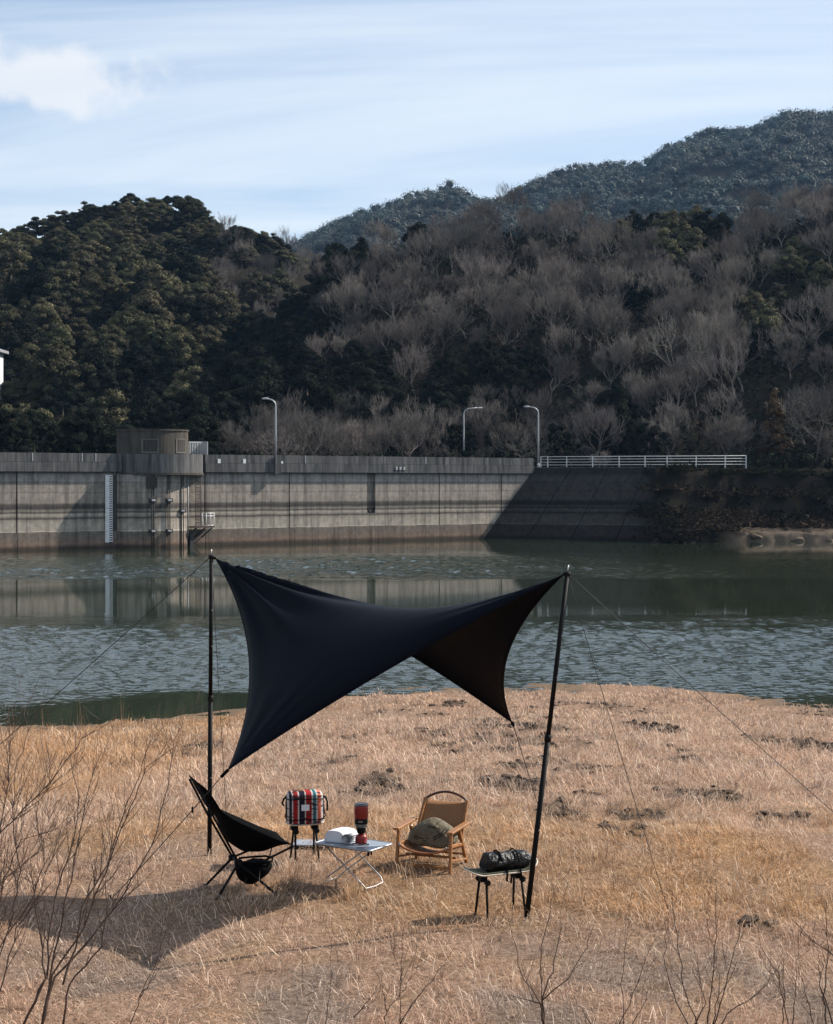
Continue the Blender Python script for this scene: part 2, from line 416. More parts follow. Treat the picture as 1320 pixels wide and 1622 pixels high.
# ---- mesh builder
class MB:
    def __init__(self): self.v, self.f, self.sm = [], [], []
    def add(self, vs, fs, s=False):
        o = len(self.v); self.v += [tuple(p) for p in vs]
        self.f += [tuple(i + o for i in f) for f in fs]; self.sm += [s] * len(fs)
        return self
    def box(self, c, d, rot=None):
        c = Vector(c); h = [x / 2 for x in d]
        vs = [Vector((sx * h[0], sy * h[1], sz * h[2])) for sz in (-1, 1) for sy in (-1, 1) for sx in (-1, 1)]
        if rot is not None:
            if isinstance(rot, (int, float)): rot = Matrix.Rotation(rot, 3, 'Z')
            vs = [rot @ v for v in vs]
        return self.add([v + c for v in vs], [(0, 2, 3, 1), (4, 5, 7, 6), (0, 1, 5, 4), (2, 6, 7, 3), (0, 4, 6, 2), (1, 3, 7, 5)])
    def bbox(self, c, d, rot=None, b=0.1):
        """box with chamfered vertical and horizontal edges (b: share of the smallest side)"""
        bm = bmesh.new(); bmesh.ops.create_cube(bm, size=1)
        for v in bm.verts: v.co = Vector((v.co.x * d[0], v.co.y * d[1], v.co.z * d[2]))
        bmesh.ops.bevel(bm, geom=bm.edges[:], offset=min(d) * b, segments=1, affect='EDGES')
        if isinstance(rot, (int, float)): rot = Matrix.Rotation(rot, 3, 'Z')
        for v in bm.verts:
            v.co = (rot @ v.co if rot is not None else v.co) + Vector(c)
        bm.verts.index_update()
        self.add([v.co[:] for v in bm.verts], [[v.index for v in f.verts] for f in bm.faces]); bm.free()
        return self
    def tube(self, pts, r, n=8, cap=True, s=True):
        pts = [Vector(p) for p in pts]
        rs = r if isinstance(r, (list, tuple)) else [r] * len(pts)
        o = len(self.v); up = None
        for i, p in enumerate(pts):
            d = (pts[min(i + 1, len(pts) - 1)] - pts[max(i - 1, 0)])
            if d.length < 1e-9: d = Vector((0, 0, 1))
            d.normalize()
            if up is None:
                up = Vector((0, 0, 1)) if abs(d.z) < .9 else Vector((1, 0, 0))
            a = d.cross(up)
            if a.length < 1e-6: a = d.cross(Vector((0, 1, 0)))
            a.normalize(); b = a.cross(d); up = b
            for k in range(n):
                t = 2 * math.pi * k / n
                self.v.append(tuple(p + (a * math.cos(t) + b * math.sin(t)) * rs[i]))
        for i in range(len(pts) - 1):
            for k in range(n):
                k2 = (k + 1) % n
                self.f.append((o + i * n + k, o + i * n + k2, o + (i + 1) * n + k2, o + (i + 1) * n + k)); self.sm.append(s)
        if cap:
            self.f.append(tuple(o + k for k in range(n))[::-1]); self.sm.append(False)
            e = o + (len(pts) - 1) * n
            self.f.append(tuple(e + k for k in range(n))); self.sm.append(False)
        return self
    def lathe(self, prof, n=20, c=(0, 0, 0), M=None, s=True):
        o = len(self.v); c = Vector(c)
        for r, z in prof:
            for k in range(n):
                t = 2 * math.pi * k / n
                p = Vector((r * math.cos(t), r * math.sin(t), z))
                if M is not None: p = M @ p
                self.v.append(tuple(p + c))
        for i in range(len(prof) - 1):
            for k in range(n):
                k2 = (k + 1) % n
                self.f.append((o + i * n + k, o + i * n + k2, o + (i + 1) * n + k2, o + (i + 1) * n + k)); self.sm.append(s)
        self.f.append(tuple(o + k for k in range(n))[::-1]); self.sm.append(False)
        e = o + (len(prof) - 1) * n
        self.f.append(tuple(e + k for k in range(n))); self.sm.append(False)
        return self
    def prism(self, poly, z0, z1, fn=None):
        n = len(poly); fn = fn or (lambda a, b, z: (a, b, z))
        vs = [fn(a, b, z0) for a, b in poly] + [fn(a, b, z1) for a, b in poly]
        return self.add(vs, [tuple(range(n))[::-1], tuple(range(n, 2 * n))] + [(i, (i + 1) % n, n + (i + 1) % n, n + i) for i in range(n)])
    def grid(self, P, s=True):
        """P: rows of points"""
        o = len(self.v); h, w = len(P), len(P[0])
        for row in P: self.v += [tuple(q) for q in row]
        for i in range(h - 1):
            for j in range(w - 1):
                self.f.append((o + i * w + j, o + i * w + j + 1, o + (i + 1) * w + j + 1, o + (i + 1) * w + j)); self.sm.append(s)
        return self
    def build(self, name, m, parent=None, loc=None):
        me = bpy.data.meshes.new(name)
        me.from_pydata(self.v, [], self.f); me.update()
        me.polygons.foreach_set('use_smooth', self.sm)
        me.materials.append(MAT[m] if isinstance(m, str) else m)
        o = bpy.data.objects.new(name, me); C.objects.link(o)
        if parent is not None: o.parent = parent
        if loc is not None: o.location = loc
        return o

def npmesh(name, verts, tris, m, col=None, smooth_=False, parent=None, quads=None):
    """large mesh from arrays; col is one colour per vertex"""
    me = bpy.data.meshes.new(name)
    fs = tris if quads is None else quads
    k = 3 if quads is None else 4
    me.vertices.add(len(verts)); me.vertices.foreach_set('co', np.ascontiguousarray(verts, np.float32).ravel())
    me.loops.add(len(fs) * k); me.loops.foreach_set('vertex_index', np.ascontiguousarray(fs, np.int32).ravel())
    me.polygons.add(len(fs)); me.polygons.foreach_set('loop_start', np.arange(0, len(fs) * k, k, dtype=np.int32))
    me.polygons.foreach_set('use_smooth', np.full(len(fs), smooth_))
    me.update(calc_edges=True)
    if col is not None:
        a = me.color_attributes.new('Col', 'FLOAT_COLOR', 'POINT')
        c4 = np.ones((len(verts), 4), np.float32); c4[:, :3] = col
        a.data.foreach_set('color', c4.ravel())
    me.materials.append(MAT[m])
    o = bpy.data.objects.new(name, me); C.objects.link(o)
    if parent is not None: o.parent = parent
    return o

def tag(o, label=None, cat=None, group=None, kind=None):
    if label: o['label'] = label
    if cat: o['category'] = cat
    if group: o['group'] = group
    if kind: o['kind'] = kind
    return o
def thing(name, label, cat, loc=(0, 0, 0), rz=0.0, group=None):
    o = bpy.data.objects.new(name, None); C.objects.link(o)
    o.empty_display_size = 0.2
    o.location = loc; o.rotation_euler = (0, 0, rz)
    return tag(o, label, cat, group)

# ================================================================== NEAR BANK
SH_PX = np.array([-900, -300, 0, 160, 300, 380, 480, 600, 760, 900, 1020, 1100, 1200, 1320, 1500, 2200], float)
SH_Y = np.array([26, 34, 37.2, 37.6, 38.6, 39.6, 41.4, 43.2, 44.4, 44.6, 44.2, 43.2, 41.8, 40.2, 38, 30], float)
def soil_mask(x, y):
    """strips of turned dark soil, in ground coordinates"""
    shp = np.shape(x); x = np.ravel(np.asarray(x, float)); y = np.ravel(np.asarray(y, float))
    m = np.zeros_like(x)
    for cx_, cy_, rx, ry, w in SOIL:
        k = np.flatnonzero((np.abs(x - cx_) < 1.15 * rx) & (np.abs(y - cy_) < 1.15 * ry))
        if len(k):
            d = np.sqrt(((x[k] - cx_) / rx) ** 2 + ((y[k] - cy_) / ry) ** 2)
            m[k] = np.maximum(m[k], w * (1 - smooth(0.45, 1.1, d)))
    k = np.flatnonzero(m > 0)
    if len(k):
        n = fbm(x[k] * 2.3, y[k] * 1.3, 4, 40)
        m[k] = np.clip(m[k] * smooth(0.36, 0.54, n) * 1.15, 0, 1)
    return m.reshape(shp)
def ground_base(x, y):
    x = np.asarray(x, float); y = np.asarray(y, float)
    ys = np.interp(660 + F * x / np.maximum(y, 6), SH_PX, SH_Y)
    t = np.clip((y - 14) / (ys - 14), 0, None)
    z = WATER * (1 - (1 - np.minimum(t, 1)) ** 1.22)
    z = np.where(t > 1, WATER - (y - ys) * 0.16, z)
    z = np.where(y < 14, 0.0, z)
    z = z + 1.45 * (1 - smooth(1.0, 8.2, y))
    z = z + (fbm(x * .35, y * .35, 3, 3) - .5) * 0.16 * smooth(14, 20, y) * (t < 1)
    z = z + 0.22 * (1 - smooth(1.2, 2.8, np.abs(x + 8.2))) * smooth(17, 22, y) * (1 - smooth(27, 33, y))
    return np.maximum(z, -5.5)
SOIL = []
def ground_at(px, py):
    prev = None
    for Y in np.arange(7, 46, 0.05):
        X = (px - 660) / F * Y; zr = CAMH + (HY - py) / F * Y
        if zr <= float(ground_base(X, Y)): return X, Y
    return X, Y
def on_ground(px, py):
    x, y = ground_at(px, py)
    return Vector((x, y, float(ground_base(x, y))))
for (px, py, w, h, s) in [(790, 1162, 130, 17, 1), (1035, 1152, 42, 5, 1), (950, 1288, 85, 28, 1), (810, 1243, 55, 17, 1), (1295, 1187, 45, 9, 1), (860, 1215, 70, 14, .8),
                          (575, 1170, 38, 6, .8), (600, 1240, 34, 14, .7), (720, 1115, 45, 5, .8), (320, 1185, 30, 12, .8), (1110, 1262, 70, 14, .8), (1010, 1130, 50, 4, .6),
                          (530, 1215, 40, 7, .6), (1205, 1470, 30, 12, .6), (1240, 1295, 40, 8, .7), (1060, 1200, 60, 7, .7)] + [(random.uniform(560, 1330), random.uniform(1110, 1320), random.uniform(30, 95), random.uniform(2.5, 6.5), random.uniform(.35, .75)) for _ in range(20)] + [(random.uniform(180, 560), random.uniform(1165, 1225), random.uniform(15, 40), random.uniform(3, 6), random.uniform(.35, .65)) for _ in range(6)]:
    x, y = ground_at(px, py)
    x2, y2 = ground_at(px, py - h)
    SOIL.append((x, y, w * 1.2 / F * y, max(abs(y2 - y) * 1.15, .28), s))
def ground_z(x, y):
    z = ground_base(x, y)
    x = np.asarray(x, float); y = np.asarray(y, float)
    s = soil_mask(x, y)
    return z + s * ((fbm(x * 6, y * 5, 3, 60) - .45) * 0.22) + (fbm(x * 2.2, y * 2.2, 3, 70) - .5) * (0.06 + .08 * smooth(13, 17, y)) * smooth(7, 9, y)

# colour regions of the dry grass: (straw, pinkish, orange, grey)
def grass_colour(x, y, r):
    n1 = fbm(x * .55, y * .4, 3, 20); n2 = fbm(x * 1.7, y * 1.2, 3, 25); n3 = fbm(x * 5, y * 4, 2, 28)
    pink = np.array([.575, .385, .275]); straw = np.array([.58, .395, .24]); orange = np.array([.55, .30, .14]); grey = np.array([.38, .30, .25]); pale = np.array([.80, .66, .52])
    golden = smooth(10.6, 11.6, y) * (1 - smooth(14.5, 17.5, y)) * smooth(.30, .50, n1 + (n2 - .5) * .5)
    left = smooth(-2.5, -4.5, x) * smooth(15, 19, y)
    golden = np.clip(np.maximum(golden, left), 0, 1)
    near = 1 - smooth(9.5, 11.2, y)
    c = pink[None] * (1 - golden[:, None]) + (straw * .45 + orange * .55)[None] * golden[:, None]
    g = (near * .6 + .25) * smooth(.42, .62, n2)
    c = c * (1 - g[:, None]) + grey[None] * g[:, None]
    s = smooth(.58, .75, n3)[:, None] * .5
    c = c * (1 - s) + straw[None] * s
    pl = (r > .86)[:, None]
    c = np.where(pl, c * .4 + pale[None] * .6, c)
    return c

gx = np.concatenate([np.arange(-45, -9, .6), np.arange(-9, 10, .13), np.arange(10, 45.1, .6)])
gy = np.concatenate([np.arange(-12, 6, .5), np.arange(6, 24, .11), np.arange(24, 47, .2), np.arange(47, 75, 1.0)])
GX, GY = np.meshgrid(gx, gy)
GZ = ground_z(GX, GY)
gv = np.stack([GX, GY, GZ], -1).reshape(-1, 3)
w_ = len(gx); ii = np.arange(len(gy) - 1)[:, None] * w_ + np.arange(w_ - 1)[None]
gq = np.stack([ii, ii + 1, ii + w_ + 1, ii + w_], -1).reshape(-1, 4)
gc = grass_colour(gv[:, 0], gv[:, 1], np.zeros(len(gv))) * .5
sm_ = soil_mask(gv[:, 0], gv[:, 1])[:, None]
gc = gc * (1 - sm_) + np.array([.055, .04, .031]) * sm_
wet = smooth(-2.40, -2.5, gv[:, 2])[:, None]
gc = gc * (1 - wet) + np.array([.16, .115, .08]) * wet
grd = npmesh('ground', gv, None, 'straw_ground', gc, True, quads=gq)
tag(grd, kind='structure')

# ---- dry grass: every blade a bent strip
def blades(n, x0, x1f, y0, y1, hgt, wid, lean, seed, keep=None, pale_=0.0):
    g = np.random.default_rng(seed)
    y = y0 + (y1 - y0) * g.random(n)
    half = .30 * y + 1.3
    x = (g.random(n) * 2 - 1) * half
    cl = fbm(x * 3.1, y * 2.6, 3, 90 + seed)
    ok = g.random(n) < np.clip((cl - .28) * 3.2, .12, 1)
    ok &= g.random(n) > soil_mask(x, y) * .62
    z = ground_z(x, y)
    ok &= z > WATER + .06
    if keep is not None: ok &= keep(x, y, g)
    x, y, z, cl = x[ok], y[ok], z[ok], cl[ok]
    n = len(x)
    r = g.random(n)
    h = hgt(x, y) * (.45 + .9 * g.random(n)) * (.6 + .8 * cl)
    ld = 2.2 * np.pi * fbm(x * .7, y * .7, 2, 33) * 2 + g.normal(0, 1.0, n)
    ln = lean * (.35 + 1.1 * g.random(n))
    ln = np.clip(ln, 0, 1.45)
    dx_, dy_ = np.cos(ld), np.sin(ld)
    wa = g.random(n) * np.pi
    w = wid(y) * (.6 + .8 * g.random(n))
    wx, wy = np.cos(wa) * w / 2, np.sin(wa) * w / 2
    # root, mid, tip
    m1 = ln * .55; s1, c1 = np.sin(m1), np.cos(m1)
    m2 = np.minimum(ln * 1.45, 1.9); s2, c2 = np.sin(m2), np.cos(m2)
    hx, hz = h * .5 * s1, h * .5 * c1
    tx, tz = hx + h * .5 * s2, hz + h * .5 * c2
    P = np.zeros((n, 5, 3), np.float32)
    b = np.stack([x, y, z - .015], -1)
    W = np.stack([wx, wy, np.zeros(n)], -1)
    mid = b + np.stack([dx_ * hx, dy_ * hx, hz], -1)
    tip = b + np.stack([dx_ * tx, dy_ * tx, np.maximum(tz, .012)], -1)
    P[:, 0] = b - W; P[:, 1] = b + W; P[:, 2] = mid + W * .8; P[:, 3] = mid - W * .8; P[:, 4] = tip
    o = (np.arange(n) * 5)[:, None]
    T = np.concatenate([o + np.array([0, 1, 2]), o + np.array([0, 2, 3]), o + np.array([3, 2, 4])], 0)
    c = grass_colour(x, y, np.where(g.random(n) < pale_, .95, r)) * (.5 + .85 * g.random(n))[:, None]
    dk = soil_mask(x, y)[:, None] * .5
    c = c * (1 - dk) + np.array([.12, .085, .06]) * dk
    return P.reshape(-1, 3), T, np.repeat(c, 5, 0)
def hg_near(x, y):
    golden = smooth(10.4, 11.6, y) * smooth(.4, .6, fbm(x * .55, y * .4, 3, 20))
    return .045 + .032 * golden + .05 * smooth(.55, .75, fbm(x * 1.1, y * 1.1, 2, 51))
def hg_far(x, y):
    left = smooth(-3.0, -5.0, x) * smooth(16, 19, y) * (1 - smooth(31, 35, y))
    return .085 + .22 * left + .12 * smooth(.58, .78, fbm(x * .6, y * .6, 2, 52))
sets = [blades(330000, 0, 0, 7.9, 16.2, hg_near, lambda y: .0050 + 0 * y, 1.22, 1),
        blades(38000, 0, 0, 7.9, 17.5, lambda x, y: .13 + .07 * vnoise(x, y, 8), lambda y: .0046 + 0 * y, 1.45, 2, pale_=.5),
        blades(150000, 0, 0, 15.6, 26.5, hg_far, lambda y: .0004 * y, 1.1, 3),
        blades(26000, 0, 0, 16, 34, lambda x, y: .26 + 0 * x, lambda y: .00036 * y, 1.4, 5, pale_=.5),
        blades(95000, 0, 0, 26, 45, lambda x, y: hg_far(x, y) * .95, lambda y: .0005 * y, 1.0, 4)]
def tufts(nc, per, y0, y1, hgt, wid, seed):
    """clumps of longer blades that splay from one root"""
    g = np.random.default_rng(seed)
    cy_ = y0 + (y1 - y0) * g.random(nc); cx_ = (g.random(nc) * 2 - 1) * (.30 * cy_ + 1)
    keep = (fbm(cx_ * .8, cy_ * .6, 3, 120) > .44) & (ground_z(cx_, cy_) > WATER + .1)
    cx_, cy_ = cx_[keep], cy_[keep]; nc = len(cx_)
    sz = g.uniform(.5, 1.3, nc)
    x = np.repeat(cx_, per); y = np.repeat(cy_, per); s_ = np.repeat(sz, per); n = len(x)
    a = g.random(n) * 6.283; rr = np.abs(g.normal(0, .05, n)) * s_ * (1 + y * .03)
    x = x + np.cos(a) * rr; y = y + np.sin(a) * rr; z = ground_z(x, y)
    h = hgt * s_ * (.5 + .8 * g.random(n)); ln = .25 + .8 * g.random(n)
    W_ = wid * y
    wa = a + 1.57; Wv = np.stack([np.cos(wa) * W_ / 2, np.sin(wa) * W_ / 2, 0 * x], -1)
    b = np.stack([x, y, z - .01], -1); o_ = np.stack([np.cos(a), np.sin(a), 0 * a], -1)
    mid = b + o_ * (h * .5 * np.sin(ln * .5))[:, None]; mid[:, 2] += h * .5 * np.cos(ln * .5)
    tip = mid + o_ * (h * .5 * np.sin(ln * 1.5))[:, None]; tip[:, 2] += h * .5 * np.cos(ln * 1.5)
    P = np.stack([b - Wv, b + Wv, mid + Wv * .8, mid - Wv * .8, tip], 1).astype(np.float32)
    o = (np.arange(n) * 5)[:, None]
    T = np.concatenate([o + np.array([0, 1, 2]), o + np.array([0, 2, 3]), o + np.array([3, 2, 4])], 0)
    tint = np.repeat(g.uniform(.55, 1.2, nc), per)
    c = grass_colour(x, y, g.random(n)) * (tint * (.6 + .6 * g.random(n)))[:, None]
    return P.reshape(-1, 3), T, np.repeat(c, 5, 0)
sets += [tufts(900, 26, 8.5, 17, .13, .00042, 201), tufts(1500, 18, 16, 30, .17, .0004, 202), tufts(1300, 12, 28, 44, .18, .00045, 203)]
vo = 0; V_, T_, C_ = [], [], []
for v, t, c in sets:
    V_.append(v); T_.append(t + vo); C_.append(c); vo += len(v)
gr = npmesh('dry_grass', np.concatenate(V_), np.concatenate(T_), 'dry_grass', np.concatenate(C_))
tag(gr, 'short dry straw-coloured grass covering the near bank', 'grass', kind='stuff')

# ---- clods of dark soil in the turned strips
def lump(g, r):
    bm = bmesh.new(); bmesh.ops.create_icosphere(bm, subdivisions=1, radius=1)
    v = np.array([q.co[:] for q in bm.verts]); f = np.array([[q.index for q in fc.verts] for fc in bm.faces]); bm.free()
    return v, f
icoV, icoF = lump(None, 1)
_b = bmesh.new(); bmesh.ops.create_icosphere(_b, subdivisions=2, radius=1)
ico2V = np.array([q.co[:] for q in _b.verts]); ico2F = np.array([[q.index for q in fc.verts] for fc in _b.faces]); _b.free()
V_, T_, vo = [], [], 0
g = np.random.default_rng(77)
for (sx, sy, rx, ry, w) in SOIL:
    k = int((40 + 110 * min(rx * ry, 3)) * w * w)
    for i in range(k):
        a, d = g.random() * 6.28, math.sqrt(g.random())
        x, y = sx + math.cos(a) * d * rx * .9, sy + math.sin(a) * d * ry * .9
        if soil_mask(np.array([x]), np.array([y]))[0] < .25: continue
        r = g.uniform(.018, .06)
        vv = icoV * (1 + g.normal(0, .22, (len(icoV), 1))) * np.array([1.3, 1.0, .6]) * r
        ca, sa = math.cos(a), math.sin(a)
        vv = vv @ np.array([[ca, -sa, 0], [sa, ca, 0], [0, 0, 1]])
        V_.append(vv + np.array([x, y, float(ground_z(x, y)) + r * .15])); T_.append(icoF + vo); vo += len(icoV)
cl = npmesh('soil_clods', np.concatenate(V_), np.concatenate(T_), 'clod')
tag(cl, 'dark crumbled soil clods in strips across the dry grass', 'soil', kind='stuff')

# ================================================================== LAKE
def ripple_mask(x, y):
    """where gusts ruffle the lake (1) and where it lies slick (0)"""
    w1 = (fbm(x * .045, y * .05, 4, 140) - .5) * 12
    w2 = (fbm(x * .22, y * .5, 4, 150) - .5) * 9
    yy = y + w1 + w2
    far = smooth(91.5, 97, yy) * (1 - smooth(116, 130, yy)) * (1 - .72 * smooth(9, 24, x + w1))
    near = smooth(36, 46, yy) * (1 - smooth(57, 68, yy))
    def lee(x0, y0, rx, ry):
        return smooth(.6, 1.2, np.hypot((x - x0) / rx, (y + w2 * .5 - y0) / ry))
    near = near * lee(-4.6, 38.0, 5.6, 6.4) * lee(13.0, 37.5, 6.0, 5.2)
    m = np.maximum(far, near)
    return m * (.74 + .26 * smooth(.34, .62, fbm(x * .12, y * .22, 3, 160)))
wu = np.concatenate([[-6, -3, -1.5, -.8, -.5, -.38], np.linspace(-.31, .31, 340), [.38, .5, .8, 1.5, 3, 6]])
wy = np.concatenate([[20, 26, 31], np.arange(35, 67, .09), np.arange(68, 91, 1.0), np.arange(91, 132, .27), np.arange(134, 160, 2), [170, 200, 260, 330]])
WU, WY = np.meshgrid(wu, wy); WX = WU * WY
wm = ripple_mask(WX, WY)
wz = np.zeros_like(WX); gw = np.random.default_rng(17)
nr = WY[:, 0] < 80
def waves(X_, Y_, l0, l1, n, slope):
    z = np.zeros_like(X_)
    for k in range(n):
        lam = gw.uniform(l0, l1); th = gw.normal(math.pi / 2 - .2, .75); kk = 2 * math.pi / lam
        z += slope / kk * np.sin(kk * (X_ * math.cos(th) + Y_ * math.sin(th)) + gw.random() * 6.28 + 2.5 * fbm(X_ * .5, Y_ * .5, 2, 170 + k))
    return z
WSL = 1.0
wz[nr] = waves(WX[nr], WY[nr], .26, .62, 44, .036 * WSL)
wz[~nr] = waves(WX[~nr], WY[~nr], .48, 1.05, 34, .045 * WSL)
wz = np.where((np.abs(WU) > .32), 0, wz)
wq_ = np.stack([WX, WY, WATER + wz * wm], -1).reshape(-1, 3)
w_ = len(wu); ii = np.arange(len(wy) - 1)[:, None] * w_ + np.arange(w_ - 1)[None]
water = npmesh('water', wq_, None, 'lake_water', np.repeat(wm.reshape(-1, 1), 3, 1), True, quads=np.stack([ii, ii + 1, ii + w_ + 1, ii + w_], -1).reshape(-1, 4))
tag(water, kind='structure')

# ================================================================== HILLS
def prof(pts, Yr, tree):
    p = np.array(pts, float)
    return p[:, 0], CAMH + (HY - p[:, 1]) / F * Yr - tree
YL, YR, YM = 310.0, 238.0, 1000.0
L_P = prof([(-900, 470), (-300, 400), (-100, 372), (0, 352), (60, 345), (130, 328), (220, 308), (290, 318), (350, 345), (420, 362), (470, 378), (520, 400), (640, 420), (2200, 430)], YL, 4.4)
R_P = prof([(-900, 740), (120, 735), (190, 712), (250, 655), (300, 600), (350, 545), (410, 490), (470, 445), (530, 385), (600, 335), (660, 312), (740, 302), (880, 312), (1060, 320), (1150, 322), (1230, 308), (1320, 272), (1450, 225), (1700, 160), (2300, 150)], YR, 6.0)
M_P = prof([(-900, 600), (300, 470), (440, 395), (500, 360), (560, 330), (640, 304), (715, 288), (745, 300), (780, 308), (830, 292), (900, 264), (960, 254), (1015, 256), (1060, 218), (1120, 200), (1200, 188), (1250, 174), (1320, 170), (1450, 130), (1700, 110), (2300, 160)], YM, 5.0)
BASE = 4.3
def wallY(px):
    u = (px - 660) / F
    s = (130 * u + 33) / (.806 - .591 * u)
    return 130 + .591 * s
def hill_z(px, Y):
    px = np.asarray(px, float); Y = np.asarray(Y, float)
    x = (px - 660) / F * Y
    def ridge(P, Yf, Yr, back, e):
        zr = np.interp(px, P[0], P[1])
        t = np.clip((Y - Yf) / (Yr - Yf), 0, 1)
        s = t ** e
        z = BASE + np.maximum(zr - BASE, 0) * s
        return np.where(Y > Yr, np.maximum(BASE - 2, np.maximum(zr, BASE) - (Y - Yr) * back), z)
    r_foot = np.interp(px, [-900, 200, 400, 845, 1060, 1320, 2200], [165, 168, 172, 176, 170, 166, 150])
    zr_ = ridge(R_P, r_foot, YR, .45, .85)
    zl_ = ridge(L_P, np.interp(px, [-900, 0, 300, 600], [165, 185, 200, 215]), YL, .4, .9)
    zm_ = ridge(M_P, 420.0, YM, .5, 1.0)
    z = np.maximum(np.maximum(zr_, zl_), np.where(Y > 400, zm_, -99))
    amp = smooth(165, 200, Y)
    z = z + (fbm(x * .045, Y * .045, 3, 12) - .5) * 7 * amp * (1 + smooth(420, 600, Y) * 3.5 * (1 - .9 * smooth(880, 985, Y)))
    # right bank falls to the lake in front
    yw = np.interp(px, [1000, 1060, 1110, 1160, 1320, 1700, 2300], [149.6, 148.4, 149.8, 152.4, 155.6, 146, 128])
    bank = WATER - .5 + (Y - yw) * .62 + np.maximum(Y - yw - 2.2, 0) * .95 + (fbm(x * .5, Y * .5, 3, 15) - .5) * .8 * (px > 1000)
    z = np.where(px > 1012, np.minimum(z, np.maximum(bank, -6)), z)
    return z
pxs = np.concatenate([np.arange(-900, -60, 30), np.arange(-60, 1400, 9), np.arange(1400, 2300, 30)])
rows = 210
tt = np.linspace(0, 1, rows)
PX = np.repeat(pxs[None], rows, 0)
front = np.where(pxs < 850, wallY(np.minimum(pxs, 850)) + 2.2, 152.0)
front = np.where(pxs > 846, np.interp(pxs, [846, 1011, 1066, 1320, 2300], [163.6, 160.6, 147, 149, 124]), front)
YY = np.zeros_like(PX)
for j, f0 in enumerate(front):
    a = np.linspace(f0, 340, 150); b = np.linspace(340, 1500, rows - 149)[1:]
    YY[:, j] = np.concatenate([a, b])
ZZ = hill_z(PX, YY)
hv = np.stack([(PX - 660) / F * YY, YY, ZZ], -1).reshape(-1, 3)
w_ = len(pxs); ii = np.arange(rows - 1)[:, None] * w_ + np.arange(w_ - 1)[None]
hq = np.stack([ii, ii + 1, ii + w_ + 1, ii + w_], -1).reshape(-1, 4)
hills = npmesh('hills', hv, None, 'hill_floor', None, True, quads=hq); tag(hills, kind='structure')
def hp(px, Y):
    return Vector(((px - 660) / F * Y, Y, float(hill_z(px, Y))))

# ---- tree prototypes -------------------------------------------------
def leaf_cloud(lobes, per, size, g, flat=.6, core=True):
    """leaf-sprig triangles on the shells of many lobes; per-sprig tint"""
    V, T, Cc, o = [], [], [], 0
    for (c, r) in lobes:
        n = int(per * (r ** 2))
        d = g.normal(0, 1, (n, 3)); d[:, 2] = np.abs(d[:, 2]) * 1.0 - .35 * g.random(n)
        d /= np.linalg.norm(d, axis=1)[:, None]
        rr = r * (.72 + .36 * g.random(n) ** .7)
        p = np.array(c) + d * rr[:, None] * np.array([1.0, 1.0, .9])
        nm = d + g.normal(0, flat, (n, 3)); nm /= np.linalg.norm(nm, axis=1)[:, None]
        a = np.cross(nm, g.normal(0, 1, (n, 3))); a /= np.linalg.norm(a, axis=1)[:, None] + 1e-9
        b = np.cross(nm, a)
        s = size * (.6 + .8 * g.random(n))[:, None]
        V.append(np.stack([p + a * s, p - a * s * .5 + b * s * .75, p - a * s * .55 - b * s * .7], 1).reshape(-1, 3))
        T.append((np.arange(n) * 3)[:, None] + np.array([0, 1, 2]) + o); o += 3 * n
        lt = g.uniform(.62, 1.3); Cc.append(np.repeat(lt * (.62 + .75 * g.random(n))[:, None], 3, 0) * np.array([[1, 1, 1]]))
        if core:
            cv = icoV * (1 + g.normal(0, .08, (len(icoV), 1))) * r * .7 * np.array([1.0, 1.0, .9]) + np.array(c)
            V.append(cv); T.append(icoF + o); o += len(cv); Cc.append(np.full((len(cv), 3), .7))
    return np.concatenate(V), np.concatenate(T), np.concatenate(Cc)
def broad_lobes(g, R_=3.0, H=7.5, n=15):
    """sprays of foliage over an uneven crown; three habits"""
    L = []; habit = (0, 0, 1, 0, 0, 2)[int(g.integers(0, 6))]; ph = g.random(4) * 6.28
    for i in range(int(n * 3.6)):
        a = g.random() * 6.283; q = g.random() ** .6; zz = g.random()
        if habit == 0: prof_ = math.sqrt(max(0, 1 - (zz * 1.05 - .1) ** 2))          # dome
        elif habit == 1: prof_ = (1 - zz) ** .7 * .95 + .08                          # pointed
        else: prof_ = .5 + .4 * math.sin(zz * 2.6)                                  # tiered, loose
        rad = R_ * q * prof_ * (1 + .16 * math.sin(2 * a + ph[0]) + .12 * math.sin(3 * a + ph[1]))
        z = H * (.30 + .56 * zz * (1.12 - .3 * q)) + .5 * math.sin(a * 2 + ph[2])
        L.append(((rad * math.cos(a), rad * math.sin(a), z), g.uniform(.32, .78) * (1.1 if q > .5 else .9)))
    return L
def evergreen_proto(i):
    g = np.random.default_rng(100 + i)
    H = g.uniform(6.6, 8.6); Rr = g.uniform(2.7, 3.9)
    v, t, c = leaf_cloud(broad_lobes(g, Rr, H, int(g.integers(16, 24))), 520, .11, g, .6)
    tr = MB(); tr.tube([(0, 0, -.6), (.1, .05, H * .3), (.05, .2, H * .62)], [.24, .18, .09], 6)
    for k in range(4):
        a = g.random() * 6.28
        tr.tube([(.1, .05, H * .34), (Rr * .5 * math.cos(a), Rr * .5 * math.sin(a), H * .55)], [.1, .04], 5)
    return (v, t, c), tr
